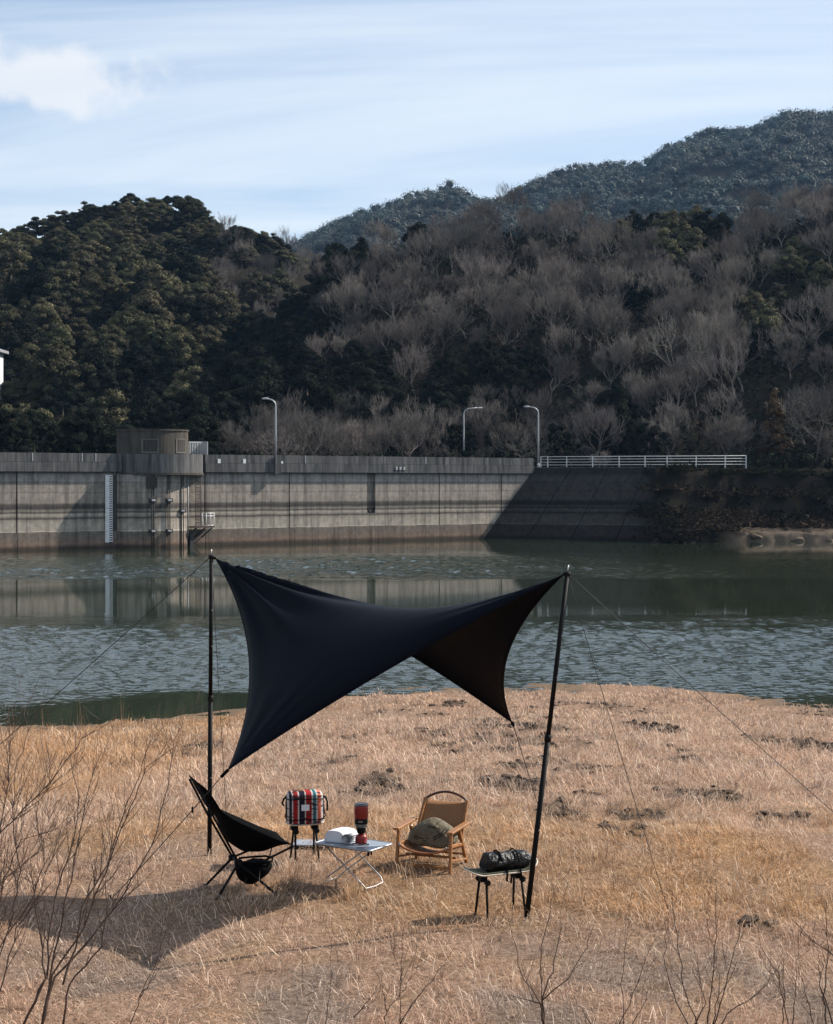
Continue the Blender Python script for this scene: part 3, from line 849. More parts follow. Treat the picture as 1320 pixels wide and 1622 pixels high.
def branch_tree(g, H, spread, levels=5, trunk=.16, first=.24, kids=(3, 4), up=.35, thin=.016, nseg=2):
    """a leafless tree: trunk and boughs in one mesh, twigs in another"""
    A, B = MB(), MB()
    def grow(p, d, l, r, lev):
        pts = [p]; q = p.copy(); dd = d.copy()
        for s in range(nseg):
            dd = (dd + Vector((g.normal(0, .15), g.normal(0, .15), g.normal(0, .08) + up * (.08 + .05 * lev)))).normalized()
            q = q + dd * (l / nseg); pts.append(q)
        if lev == levels: pts[-1] = pts[-2] + (pts[-1] - pts[-2]) * 1.7
        r2 = max(r * .62, thin * .7)
        (A if lev <= 2 else B).tube(pts, [r + (r2 - r) * k / nseg for k in range(nseg + 1)], 5 if lev < 2 else (4 if lev == 2 else 3), cap=False)
        if lev >= levels: return
        k = int(g.integers(kids[0], kids[1] + 1)) + (1 if lev == 0 else 0)
        for i in range(k):
            az_ = 6.283 * (i + g.random() * .8) / k
            an = spread * g.uniform(.5, 1.25) * (1.2 - .09 * lev)
            a = dd.cross(Vector((0, 0, 1)) if abs(dd.z) < .95 else Vector((1, 0, 0))).normalized(); b = a.cross(dd)
            nd = (dd * math.cos(an) + (a * math.cos(az_) + b * math.sin(az_)) * math.sin(an)).normalized()
            nd = (nd + Vector((0, 0, up * .5))).normalized()
            st = pts[-1] if (i < k - 1 or lev == 0) else pts[len(pts) // 2]
            grow(st.copy(), nd, l * g.uniform(.62, .9), max(r2 * g.uniform(.6, .85), thin), lev + 1)
    grow(Vector((0, 0, -.4)), Vector((g.normal(0, .06), g.normal(0, .06), 1)).normalized(), H * first, trunk, 0)
    return A, B

EV = []          # evergreen meshes: crown and trunk in one tree each
for i in range(12):
    (v, t, c), tr = evergreen_proto(i)
    EV.append((v, t, c, tr))
def mesh_of(o):
    me = o.data; C.objects.unlink(o); bpy.data.objects.remove(o); return me
EVM = []
for v, t, c, tr in EV:
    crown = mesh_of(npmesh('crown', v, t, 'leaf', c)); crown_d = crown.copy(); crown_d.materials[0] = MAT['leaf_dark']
    trunk = mesh_of(tr.build('trunk', 'dark_trunk'))
    EVM.append((crown, crown_d, trunk))
BAM = []
for i in range(14):
    g = np.random.default_rng(300 + i)
    if i < 10:   # upright, broom-headed
        A, B = branch_tree(g, g.uniform(8.8, 10.5), g.uniform(.40, .68), 6, .11, g.uniform(.14, .24), (2, 4), g.uniform(.2, .5), .0105)
    else:       # low and spreading
        A, B = branch_tree(g, g.uniform(8, 9), .78, 6, .125, .14, (2, 4), .14, .0105)
    BAM.append((mesh_of(A.build('trunk', 'tree_bark')), mesh_of(B.build('twigs', 'tree_bark'))))
TREES = []
def put(name, meshes, loc, rz, sc, label, cat, group):
    t = thing(name, label, cat, loc, rz, group)
    TREES.append(t)
    t.scale = (sc[0], sc[0], sc[1])
    q_ = random.Random(len(TREES)); t.rotation_euler = (q_.uniform(-.12, .12), q_.uniform(-.12, .12), rz)
    for nm, me in meshes:
        o = bpy.data.objects.new(nm, me); o.parent = t; C.objects.link(o)
    return t
def jgrid(px0, px1, y0, y1, dpx_m, dy, g):
    Y = y0
    row = 0
    while Y < y1:
        step = dpx_m / Y * F
        p = px0 + (row % 2) * step / 2
        while p < px1:
            yield p + g.uniform(-.38, .38) * step, Y + g.uniform(-.38, .38) * dy
            p += step
        Y += dy; row += 1

n_ev = n_dk = n_ba = 0
g = np.random.default_rng(900)
# left hill: broad evergreens
for p, Y in jgrid(-42, 520, 192, 324, 5.2, 6.7, g):
    zl = hill_z(p, Y)
    edge = np.interp(Y, [190, 215, 240, 310], [250, 300, 400, 530])
    if p > edge + 25: continue
    # hidden behind the right-hand nose?
    yy = HY - (zl + 7 - CAMH) / Y * F
    bound = np.interp(p, [200, 260, 300, 330, 380, 440, 520, 560], [650, 620, 590, 530, 480, 450, 395, 360])
    if p > 215 and yy > bound + 15: continue
    bare = (330 < p < 470 and 255 < Y < 300 and g.random() < .5) or (p > 455 and g.random() < .75)
    if p < 40 and Y < 206 and yy < 632: continue
    band = 'along the crest of' if Y > 285 else ('halfway up' if Y > 240 else 'at the foot of')
    sc = float(np.clip(g.normal(1.1, .22), .7, 1.55)) if Y < 275 else g.uniform(.9, 1.14)
    if bare:
        m = BAM[int(g.integers(0, 10))]
        put('bare_tree', [('trunk', m[0]), ('twigs', m[1])], hp(p, Y), g.random() * 6.28, (sc * .85, sc * .8),
            'leafless grey tree among the evergreens of the left hill', 'tree', 'bare trees on the left hill'); n_ba += 1
    else:
        m = EVM[int(g.integers(0, 12))]
        hgt = sc * (g.uniform(.8, 1.05) if Y < 270 else g.uniform(.58, .72))
        put('evergreen_tree', [('crown', m[0] if g.random() < .74 else m[1]), ('trunk', m[2])], hp(p, Y) - Vector((0, 0, 1.0)), g.random() * 6.28, (sc, hgt),
            'rounded dark green evergreen tree %s the left hill' % band, 'tree', 'evergreen trees ' + band + ' the left hill'); n_ev += 1
for p, Y in jgrid(-42, 465, 296, 312, 4.2, 6.0, g):
    m = EVM[int(g.integers(0, 12))]; sc = g.uniform(.62, .84)
    put('evergreen_tree', [('crown', m[0] if g.random() < .6 else m[1]), ('trunk', m[2])], hp(p, Y) - Vector((0, 0, .9)), g.random() * 6.28, (sc * 1.1, sc * .8),
        'evergreen', 'tree', 'evergreen trees along the crest of the left hill'); n_ev += 1
# shaded nose of the right-hand hill: dark evergreens
for p, Y in jgrid(215, 610, 180, 246, 5.1, 6.4, g):
    z = hill_z(p, Y)
    top = np.interp(p, [200, 260, 330, 400, 480, 560, 640], [705, 655, 560, 500, 440, 370, 350])
    yy = HY - (z + 6 - CAMH) / Y * F
    if p > 515 and Y < 222: continue
    if z < 5.2: continue
    m = EVM[int(g.integers(0, 12))]; sc = g.uniform(.8, 1.12)
    put('evergreen_tree', [('crown', m[1]), ('trunk', m[2])], hp(p, Y) - Vector((0, 0, .8)), g.random() * 6.28, (sc, sc * .95),
        'dark evergreen tree on the shaded nose of the right hill', 'tree', 'evergreens on the shaded nose'); n_dk += 1
# right hill: bare trees with scattered evergreens
for p, Y in jgrid(470, 1390, 168, 250, 4.3, 4.6, g):
    z = hill_z(p, Y)
    if p < 515 or (1188 < p < 1262 and Y < 182): continue
    if p < 640 and Y > 224 and g.random() < .7: continue
    nz_ = float(fbm(np.array([p * .011]), np.array([Y * .055]), 3, 44)[0])
    yy = HY - (float(z) + 4 - CAMH) / Y * F
    if nz_ > (.63 if yy < 560 else .60):
        m = EVM[int(g.integers(0, 12))]; sc = g.uniform(.6, .95)
        put('evergreen_tree', [('crown', m[0] if (yy < 520 and g.random() < .6) else m[1]), ('trunk', m[2])], hp(p, Y) - Vector((0, 0, .8)), g.random() * 6.28, (sc, sc),
            'green evergreen tree standing among the bare trees of the right hill', 'tree', 'evergreens among the bare trees'); n_dk += 1
    else:
        m = BAM[int(g.integers(0, 10) if yy < 600 else g.integers(0, 14))]; sc = g.uniform(.8, 1.12)
        band = 'on the upper slope of' if yy < 470 else 'on the lower slope of'
        put('bare_tree', [('trunk', m[0]), ('twigs', m[1])], hp(p, Y), g.random() * 6.28, (sc * 1.2, sc * g.uniform(.8, 1)),
            'leafless grey-brown tree %s the right hill' % band, 'tree', 'bare trees ' + band + ' the right hill'); n_ba += 1
# bare trees right behind the dam
for p, Y in jgrid(335, 850, 157, 180, 3.2, 3.6, g):
    if Y < wallY(min(p, 845)) + 7: continue
    m = BAM[int(g.integers(0, 14))]; sc = g.uniform(.7, 1.0)
    if p < 420: sc *= .75
    put('bare_tree', [('trunk', m[0]), ('twigs', m[1])], hp(p, Y), g.random() * 6.28, (sc * 1.15, sc * .9),
        'leafless tree with a broom of fine twigs just behind the dam', 'tree', 'bare trees behind the dam'); n_ba += 1
# foot of the slope left of the gatehouse: dark bushes and evergreens
for p, Y in jgrid(-35, 345, 152, 182, 4.8, 6.4, g):
    if Y < wallY(p) + 9 or (p < 40 and Y > 170): continue
    m = EVM[int(g.integers(0, 12))]; sc = g.uniform(.62, .95)
    put('evergreen_tree', [('crown', m[1]), ('trunk', m[2])], hp(p, Y) - Vector((0, 0, .8)), g.random() * 6.28, (sc, sc * .9),
        'low dark evergreen just behind the left end of the dam', 'tree', 'evergreens behind the left of the dam'); n_dk += 1
print('trees', n_ev, n_dk, n_ba)
g = np.random.default_rng(39)
for k in range(30):
    p = g.uniform(1050, 1385); Y = g.uniform(157.5, 166)
    z = float(hill_z(p, Y))
    if z < -.6 or 1190 < p < 1260 or (p < 1200 and z > 1.6): continue
    if g.random() < .55:
        m = EVM[int(g.integers(0, 12))]; sc = g.uniform(.22, .4)
        put('evergreen_bush', [('crown', m[1]), ('trunk', m[2])], hp(p, Y) - Vector((0, 0, .9)), g.random() * 6.28, (sc, sc), 'dark evergreen bush on the right bank below the trees', 'bush', 'bushes on the right bank')
    else:
        m = BAM[int(g.integers(0, 14))]; sc = g.uniform(.25, .42)
        put('bare_bush', [('trunk', m[0]), ('twigs', m[1])], hp(p, Y), g.random() * 6.28, (sc * 1.2, sc), 'leafless bush on the right bank below the trees', 'bush', 'bushes on the right bank')
# each tree's own label: what it stands above, how high on its slope, which of the few there
MARKS = [(-15, 'the frame edge'), (8, 'the white building'), (38, 'the first dam joint'), (72, 'the left dam end'), (115, 'the left parapet'), (165, 'the gauge board'), (255, 'the gatehouse'), (330, 'the lattice gate'), (437, 'the first lamp'), (520, 'the tarp peak'), (588, 'the drain slot'),
         (660, 'the picture centre'), (735, 'the middle lamp'), (853, 'the right lamp'), (940, 'the railing start'), (1020, 'the railing middle'), (1110, 'the brush heap'), (1180, 'the railing end'), (1228, 'the rusty conifer'), (1310, 'the right edge')]
bins = {}
for t in TREES:
    p = t.location; px_ = 660 + F * p.x / p.y; py_ = HY - (p.z + 5 - CAMH) / p.y * F
    kind_ = {'bare_tree': 'bare tree', 'evergreen_tree': 'evergreen', 'evergreen_bush': 'evergreen bush', 'bare_bush': 'leafless bush'}[t.name.split('.')[0]]
    grp = t['group']
    where = 'right bank' if 'bank' in grp else 'left hill' if 'left hill' in grp else ('shaded hillside' if 'nose' in grp else ('dam slope' if 'dam' in grp else 'right hill'))
    hb_ = int(np.clip((720 - py_) // 45, 0, 8))
    hs_ = ['at the foot of', 'near the foot of', 'low on', 'lower down on', 'midway up', 'upper part of', 'high on', 'near the top of', 'on the crest of'][hb_]
    mk = min(MARKS, key=lambda q: abs(q[0] - px_))[1]
    bins.setdefault((kind_, hs_, where, mk), []).append((px_, t))
ORD = ['leftmost', 'second', 'third', 'fourth', 'fifth', 'sixth', 'seventh', 'eighth', 'ninth', 'tenth', 'eleventh', 'twelfth', 'thirteenth', 'fourteenth', 'fifteenth', 'sixteenth', 'seventeenth', 'eighteenth', 'nineteenth', 'twentieth']
NUM = ['zero', 'one', 'two', 'three', 'four', 'five', 'six', 'seven', 'eight', 'nine', 'ten', 'eleven', 'twelve', 'thirteen', 'fourteen', 'fifteen', 'sixteen', 'seventeen', 'eighteen', 'nineteen', 'twenty']
for (kind_, hs_, where, mk), L_ in bins.items():
    L_.sort(key=lambda q: q[0]); n = len(L_)
    for i, (q, t) in enumerate(L_):
        lab = '%s %s %s above %s' % (kind_, hs_, where, mk)
        if n == 2: lab += ', ' + ('left' if i == 0 else 'right') + ' of two'
        elif n > 2: lab += ', ' + ('leftmost' if i == 0 else ('rightmost' if i == n - 1 else ORD[min(i, 19)])) + ' of ' + NUM[min(n, 20)]
        t['label'] = lab


# single trees that stand out
g = np.random.default_rng(41)
A, B = branch_tree(g, 9.5, .62, 5, .2, .3, (3, 3), .25, .022)
t = thing('bare_tree', 'pale forked leafless tree on the right hill slope', 'tree', hp(1075, 183)); t.scale = (1, 1, 1)
A.build('trunk', 'pale_bark', t); B.build('twigs', 'pale_bark', t)
g = np.random.default_rng(43)
A, B = branch_tree(g, 8.6, .8, 5, .16, .15, (3, 4), .1, .02)
t = thing('bare_tree', 'low spreading leafless tree right behind the white railing', 'tree', hp(950, 166.5) , 0.4); t.scale = (.62, .62, .55)
A.build('trunk', 'pale_bark', t); B.build('twigs', 'pale_bark', t)
g = np.random.default_rng(47)
A, B = branch_tree(g, 9.5, .7, 5, .16, .22, (3, 4), .2, .02)
for k, (px_, Y_, sc_, lab) in enumerate([(1275, 170, .95, 'pale leafless tree at the right edge beside the rust-coloured conifer'), (820, 168, .8, 'leafless tree with drooping twigs between the two right lamps')]):
    t = thing('bare_tree', lab, 'tree', hp(px_, Y_), k * 1.3); t.scale = (sc_,) * 3
    A.build('trunk', 'pale_bark', t); B.build('twigs', 'pale_bark', t)
# rust-tinted conifer
g = np.random.default_rng(51)
lob = []
for i in range(46):
    q = i / 45
    a = g.random() * 6.28; rr = 1.55 * (1 - q) ** .8 * math.sqrt(g.random())
    lob.append(((rr * math.cos(a), rr * math.sin(a), .9 + 6.6 * q), .28 + .55 * (1 - q)))
v, t_, c = leaf_cloud(lob, 320, .14, g)
cz = hp(1228, 168)
t = thing('conifer', 'narrow rust-tinted conifer at the right end of the railing', 'tree', cz)
npmesh('crown', v, t_, 'leaf_rust', c, parent=t)
MB().tube([(0, 0, -.8), (0, 0, 6.5)], [.16, .03], 6).build('trunk', 'dark_trunk', t)

# ---- low undergrowth on the slopes
g = np.random.default_rng(61)
V_, T_, C_, vo = [], [], [], 0
P_, Y_ = [], []
for p, Y in jgrid(-60, 1400, 150, 252, 1.8, 2.3, g):
    if p < 850 and Y < wallY(min(p, 845)) + 6: continue
    P_.append(p); Y_.append(Y)
P_, Y_ = np.array(P_), np.array(Y_)
Z_ = hill_z(P_, Y_)
okk = (Z_ > -1.6) & ~((P_ > 846) & (P_ < 1190) & (Y_ < 167.5) & (Z_ > 3.2))
for p, Y, z in zip(P_[okk], Y_[okk], Z_[okk]):
    n = 34
    q = g.normal(0, 1, (n, 3)) * np.array([1.0, 1.0, .42]) + np.array([(p - 660) / F * Y, Y, z + .75])
    a = g.normal(0, .26, (n, 3)); b = g.normal(0, .26, (n, 3))
    V_.append(np.stack([q, q + a, q + b], 1).reshape(-1, 3)); T_.append((np.arange(n) * 3)[:, None] + np.array([0, 1, 2]) + vo); vo += 3 * n
    k = g.uniform(.5, 1.25); tint = np.array([1, 1, 1]) if g.random() < .6 else np.array([.62, 1.0, .6])
    C_.append(np.repeat(k * (.6 + .8 * g.random((n, 1))), 3, 0) * tint)
ug = npmesh('undergrowth', np.concatenate(V_), np.concatenate(T_), 'undergrowth', np.concatenate(C_))
tag(ug, 'brown and dark green undergrowth covering the slopes behind the dam', 'undergrowth', kind='stuff')

# ---- distant wooded mountain
g = np.random.default_rng(71)
V_, T_, C_, vo = [], [], [], 0
cnt = 0
for p, Y in jgrid(420, 1500, 600, 998, 4.7, 6.2, g):
    z = float(hill_z(p, Y))
    yy = HY - (z + 7 - CAMH) / Y * F
    low = np.interp(p, [420, 520, 640, 760, 900, 1320, 1500], [420, 410, 375, 350, 350, 330, 250])
    if yy > low: continue
    cnt += 1
    s = g.uniform(2.0, 4.6)
    patch_ = float(fbm(np.array([p * .010]), np.array([Y * .016]), 3, 81)[0])
    bareish = patch_ > .53
    ctr = np.array([(p - 660) / F * Y, Y, z + s * .45])
    n = 70
    d = g.normal(0, 1, (n, 3)); d[:, 2] = np.abs(d[:, 2]) - .2; d /= np.linalg.norm(d, axis=1)[:, None]
    lump_ = 1 + .28 * np.sin(d[:, :1] * 4 + s * 9) * np.cos(d[:, 1:2] * 5 + s * 7)
    q = ctr + d * np.array([s, s, s * .8]) * (.8 + .3 * g.random((n, 1))) * lump_
    rv = g.normal(0, 1, (n, 3)); a = np.cross(d, rv); a /= np.linalg.norm(a, axis=1)[:, None] + 1e-6; b = np.cross(d, a)
    a = (a + d * g.normal(0, .3, (n, 1))) * g.uniform(.45, 1.1, (n, 1)); b = (b + d * g.normal(0, .3, (n, 1))) * g.uniform(.45, 1.1, (n, 1))
    base = np.array([1.35, 1.06, .95]) if bareish else np.array([1, 1, 1])
    k = g.uniform(.5, 1.4)
    V_.append(icoV * (1 + g.normal(0, .12, (len(icoV), 1))) * np.array([s, s, s * .8]) * .6 + ctr); T_.append(icoF + vo); vo += len(icoV); C_.append(np.tile(base * k * .8, (len(icoV), 1)))
    V_.append(np.stack([q, q + a, q + b], 1).reshape(-1, 3)); T_.append((np.arange(n) * 3)[:, None] + np.array([0, 1, 2]) + vo); vo += 3 * n
    C_.append(np.repeat(base * k * (.8 + .4 * g.random((n, 1))), 3, 0))
print('far crowns', cnt)
fw = npmesh('forest', np.concatenate(V_), np.concatenate(T_), 'hazed_far_leaf', np.concatenate(C_))
tag(fw, 'bluish wooded slopes of the distant mountain', 'forest', kind='stuff')

# ================================================================== DAM
WO = Vector((-33, 130, 0)); WE = Vector((.806, .591, 0)).normalized(); WN = Vector((WE.y, -WE.x, 0))
def W(s, o, z): return tuple(WO + WE * s + WN * o + Vector((0, 0, z)))
def s_of(px):
    u = (px - 660) / F
    return (130 * u + 33) / (.806 - .591 * u)
wrot = math.atan2(WE.y, WE.x)
dam = thing('dam_wall', 'long stained concrete dam wall across the far side of the lake', 'dam')
def wbox(mb, s0, s1, o0, o1, z0, z1):
    return mb.prism([(s0, o0), (s0, o1), (s1, o1), (s1, o0)][::-1], z0, z1, lambda a, b, z: W(a, b, z))
core = wbox(MB(), -30, 58, -2.6, -.32, -5, 3.8); core.build('wall_core', 'dam_concrete', dam)
joints = [-30, -16, -7.2, 1.42, 10.1, 18.4, 26.9, 35.75, 43.6, 51.2, 58]
for i in range(len(joints) - 1):
    a, b = joints[i] + .06, joints[i + 1] - .06
    if abs(joints[i + 1] - 35.75) < .01: b = 35.28
    if abs(joints[i] - 35.75) < .01: a = 36.22
    wbox(MB(), a, b, -.3, 0, -1.06, 3.8).build('wall_panel', 'dam_concrete', dam)
    wbox(MB(), joints[i] + .02, joints[i + 1] - .02, -.3, .11, -5, -1.10).build('footing_panel', 'dam_concrete', dam)
# drain slot with a dark wedge of run-off at its foot
MB().add([W(35.28, -.02, .7), W(36.22, -.02, .7), W(35.8, -.02, -.1), W(35.28, -.25, .7), W(36.22, -.25, .7), W(35.8, -.25, -.1)],
         [(0, 1, 4, 3), (0, 3, 5, 2), (1, 2, 5, 4)]).build('drain_slot', 'gate_rod', dam)
wbox(MB(), 35.22, 35.74, -.3, -.004, -1.04, .1).build('wall_panel', 'dam_concrete', dam)
wbox(MB(), 35.76, 36.28, -.3, -.004, -1.04, .1).build('wall_panel', 'dam_concrete', dam)
# parapet in sections, with a projecting kerb
ps = [-30, -20, -11, -3.2, 2.2, 6.2, 10.45]
ps2 = [18.3, 25.2, 31, 37, 43.2, 49.5, 55.2]
for seq in (ps, ps2):
    for a, b in zip(seq[:-1], seq[1:]):
        wbox(MB(), a + .02, b - .02, -.25, .22, 4.62, 5.33).build('parapet_panel', 'concrete_cap', dam)
        wbox(MB(), a + .01, b - .01, -.4, .30, 3.82, 4.6).build('kerb_beam', 'concrete_cap', dam)
wbox(MB(), -30, 58, -3.4, -.42, 3.84, 4.28).build('roadway', 'concrete_cap', dam)
# buttress block under the first lamp
s1 = s_of(437)
wbox(MB(), s1 - .35, s1 + .25, .31, .52, 3.7, 5.36).build('pier', 'concrete_cap', dam)
for k in (6.9, 8.1, 2.6, 41.8, 28.4):
    wbox(MB(), k, k + .07, .225, .25, 4.65, 5.34).build('expansion_strip', 'dull_white', dam)

def rrect(s0, s1, o0, o1, r, n=8, left=True):
    P = [(s0, o0)]
    if left:
        P += [(s0 + r - r * math.cos(t), o1 - r + r * math.sin(t)) for t in [math.pi / 2 * i / n for i in range(n + 1)]]
    else: P += [(s0, o1)]
    P += [(s1 - r + r * math.sin(t), o1 - r + r * math.cos(t)) for t in [math.pi / 2 * i / n for i in range(n + 1)]]
    P += [(s1, o0)]
    return P[::-1]
Wf = lambda a, b, z: W(a, b, z)
tw = thing('intake_tower', 'rounded concrete intake tower with a flat-roofed gatehouse on the dam', 'tower', W(14, 0, 0))
off = -Vector(W(14, 0, 0))
def Wt(a, b, z): return tuple(Vector(W(a, b, z)) + off)
def drum(cs, a, co, b, back, n=28):
    P = [(cs - a, back)] + [(cs - a * math.cos(math.pi * k / n), co + b * math.sin(math.pi * k / n)) for k in range(n + 1)] + [(cs + a, back)]
    return P[::-1]
def drum_o(s_, cs, a, co, b): return co + b * math.sqrt(max(0, 1 - ((s_ - cs) / a) ** 2))
SHA = (13.55, 3.2, -.1, 1.75); HOU = (14.1, 2.85, -.7, 2.1)
MB().prism(drum(*SHA, .0 - .25), -5, 3.6, Wt).build('shaft', 'dam_concrete', tw)
MB().prism(drum(14.35, 3.85, -.5, 2.7, -2.4), 3.74, 5.3, Wt).build('deck', 'concrete_cap', tw)
MB().prism(drum(14.35, 3.93, -.5, 2.78, -2.4), 3.56, 3.74, Wt).build('deck_ledge', 'concrete_house', tw)
MB().prism(drum(*HOU, -2.3), 5.3, 7.26, Wt).build('gatehouse', 'concrete_house', tw)
MB().prism(drum(14.1, 2.93, -.7, 2.18, -2.4), 7.26, 7.4, Wt).build('roof_slab', 'concrete_house', tw)
def window(s0, s1_, z0, z1):
    def strip(mb, a, b, c, d, i_, o_):
        q = [a + (b - a) * k / 6 for k in range(7)]
        return mb.prism(([(x, drum_o(x, *HOU) + i_) for x in q] + [(x, drum_o(x, *HOU) + o_) for x in q[::-1]]), c, d, Wt)
    f = MB()
    strip(f, s0 - .08, s1_ + .08, z0 - .1, z0, -.05, .06); strip(f, s0 - .08, s1_ + .08, z1, z1 + .06, -.05, .05)
    strip(f, s0 - .08, s0, z0, z1, -.05, .05); strip(f, s1_, s1_ + .08, z0, z1, -.05, .05)
    w = f.build('window', 'window_frame', tw)
    strip(MB(), s0, s1_, z0, z1, -.06, .012).build('pane', 'board_dark', w)
    for k in range(1, 4):
        x = s0 + (s1_ - s0) * k / 4
        strip(MB(), x - .02, x + .02, z0, z1, .014, .03).build('glazing_bar', 'rust', w)
window(12.1, 13.2, 5.5, 6.5); window(15.0, 15.95, 5.5, 6.55)
for px_ in (230, 255, 279):
    s = s_of(px_) - .15
    m = MB()
    so = drum_o(s, *SHA) - 1.5
    for q in (-.09, .09): m.tube([Wt(s + q, 1.62 + so, 3.6), Wt(s + q, 1.62 + so, -3)], .045, 6)
    rod = m.build('gate_rod', 'gate_rod', tw)
    for zz in (1.45, -1.1) if px_ < 270 else (.55,):
        MB().prism([(s - .28, 1.45 + so), (s - .28, 1.76 + so), (s + .28, 1.76 + so), (s + .28, 1.45 + so)][::-1], zz - .16, zz + .16, Wt).build('bracket', 'gate_rod', rod)
        MB().prism([(s - .16, 1.765 + so), (s - .16, 1.8 + so), (s + .16, 1.8 + so), (s + .16, 1.765 + so)][::-1], zz - .05, zz + .09, Wt).build('clamp', 'dull_white', rod)
s = s_of(296)
MB().tube([Wt(s - .35, drum_o(s - .35, *SHA) + .09, 3.5), Wt(s - .35, drum_o(s - .35, *SHA) + .09, -1.6)], .05, 6).build('drain_pipe', 'dull_white', tw)
MB().prism([(12.1, 1.2), (12.1, 1.78), (12.95, 1.78), (12.95, 1.2)][::-1], 2.5, 3.4, Wt).build('control_box', 'concrete_house', tw)
# ladder and service platform on the wall beside the tower
lad = thing('ladder', 'rusty ladder on the dam wall right of the intake tower', 'ladder', W(17.6, .1, 0)); off2 = -Vector(W(17.6, .1, 0))
def Wl(a, b, z): return tuple(Vector(W(a, b, z)) + off2)
for q in (-.25, .25): MB().tube([Wl(17.6 + q, .32, 3.6), Wl(17.6 + q, .32, -.9)], .035, 5).build('rail', 'rust', lad)
for k in range(14): MB().tube([Wl(17.35, .32, 3.4 - k * .3), Wl(17.85, .32, 3.4 - k * .3)], .022, 4).build('rung', 'rust', lad)
pl = thing('service_platform', 'white-railed steel platform low on the dam beside the intake tower', 'platform', W(17.7, .5, -.85)); off3 = -Vector(W(17.7, .5, -.85))
def Wp(a, b, z): return tuple(Vector(W(a, b, z)) + off3)
MB().prism([(16.8, .12), (16.8, 1.2), (18.7, 1.2), (18.7, .12)][::-1], -.9, -.78, Wp).build('deck', 'rust', pl)
for zz in (-.72, .08, .32): MB().tube([Wp(17.5, 1.15, zz), Wp(18.65, 1.15, zz), Wp(18.65, .15, zz)], .03, 5).build('rail', 'white_paint', pl)
for q in (17.5, 17.9, 18.3, 18.65): MB().tube([Wp(q, 1.15, -.8), Wp(q, 1.15, .34)], .03, 5).build('post', 'white_paint', pl)
for q in (17.0, 17.8, 18.5):
    MB().tube([Wp(q, 1.1, -.92), Wp(q - .5, .14, -1.75)], .07, 5).build('brace', 'gate_rod', pl)
MB().prism([(16.5, .12), (16.5, .9), (16.9, .9), (16.9, .12)][::-1], -2.7, -1.4, Wp).build('valve_housing', 'gate_rod', pl)
# water-level gauge
ga = thing('water_gauge', 'tall white water-level gauge board with dark tick marks on the dam', 'gauge', W(9.35, .1, -2)); off4 = -Vector(W(9.35, .1, -2))
def Wg(a, b, z): return tuple(Vector(W(a, b, z)) + off4)
s0g, s1g = s_of(165.5), s_of(177)
for k in range(6):
    z1g, z0g = 3.55 - k * .93, 3.55 - (k + 1) * .93 + .02
    MB().prism([(s0g, .13), (s0g, .2), (s1g, .2), (s1g, .13)][::-1], z0g, z1g, Wg).build('gauge_plate', 'white_paint', ga)
    for q in range(5):
        z = z1g - .1 - q * .186
        MB().prism([(s1g - .3, .2), (s1g - .3, .21), (s1g - .03, .21), (s1g - .03, .2)][::-1], z - .09, z, Wg).build('tick_mark', 'window_dark', ga)
wbox(MB(), s1g + .05, s1g + .42, .001, .10, -4, 3.6).build('joint_cover', 'gate_rod', dam)
# white lattice gate next to the gatehouse
lg = thing('lattice_gate', 'small white lattice gate beside the gatehouse', 'gate', W(18, -.6, 5.2)); off5 = -Vector(W(18, -.6, 5.2))
def Wq(a, b, z): return tuple(Vector(W(a, b, z)) + off5)
sa, sb = s_of(306), s_of(327)
for a, b in ((sa, sb),):
    MB().prism([(a, -.8), (a, -.76), (b, -.76), (b, -.8)][::-1], 6.35, 6.45, Wq).build('top_rail', 'white_paint', lg)
    MB().prism([(a, -.8), (a, -.76), (b, -.76), (b, -.8)][::-1], 5.02, 5.1, Wq).build('bottom_rail', 'white_paint', lg)
    for k in range(9):
        x = a + (b - a) * k / 8
        MB().prism([(x - .03, -.75), (x - .03, -.71), (x + .03, -.71), (x + .03, -.75)][::-1], 4.28, 6.45, Wq).build('bar', 'white_paint', lg)
    MB().prism([(b + .02, -.95), (b + .02, .1), (b + .1, .1), (b + .1, -.95)][::-1], 4.28, 6.45, Wq).build('side_frame', 'dull_white', lg)
# little plates and caps on the parapet
for k, (px_, py_, w_px, h_px, lab) in enumerate([(345, 731, 5, 8, 'small white plate on the parapet nearest the lattice gate'), (385, 731, 5, 8, 'small white plate on the parapet midway to the first lamp'), (444, 733, 5, 5, 'small white plate on the parapet below the first lamp')]):
    s = s_of(px_); Yw = 130 + .591 * s; z = CAMH + (HY - py_) / F * Yw
    m = MB(); wbox(m, s - w_px * .027, s + w_px * .027, .23, .26, z - h_px * .028, z + h_px * .028)
    tag(m.build('sign_plate', 'white_paint'), lab, 'plate', 'small white plates on the parapet')
KB = ('left', 'middle', 'right')
for k, px_ in enumerate((625, 631, 637)):
    s = s_of(px_); z = CAMH + (HY - 742) / F * (130 + .591 * s)
    m = MB(); wbox(m, s - .1, s + .1, .31, .36, z - .14, z + .14)
    tag(m.build('kerb_block', 'dull_white'), KB[k] + ' one of three tiny white blocks in a row on the dam kerb', 'block', 'three tiny white blocks on the kerb')

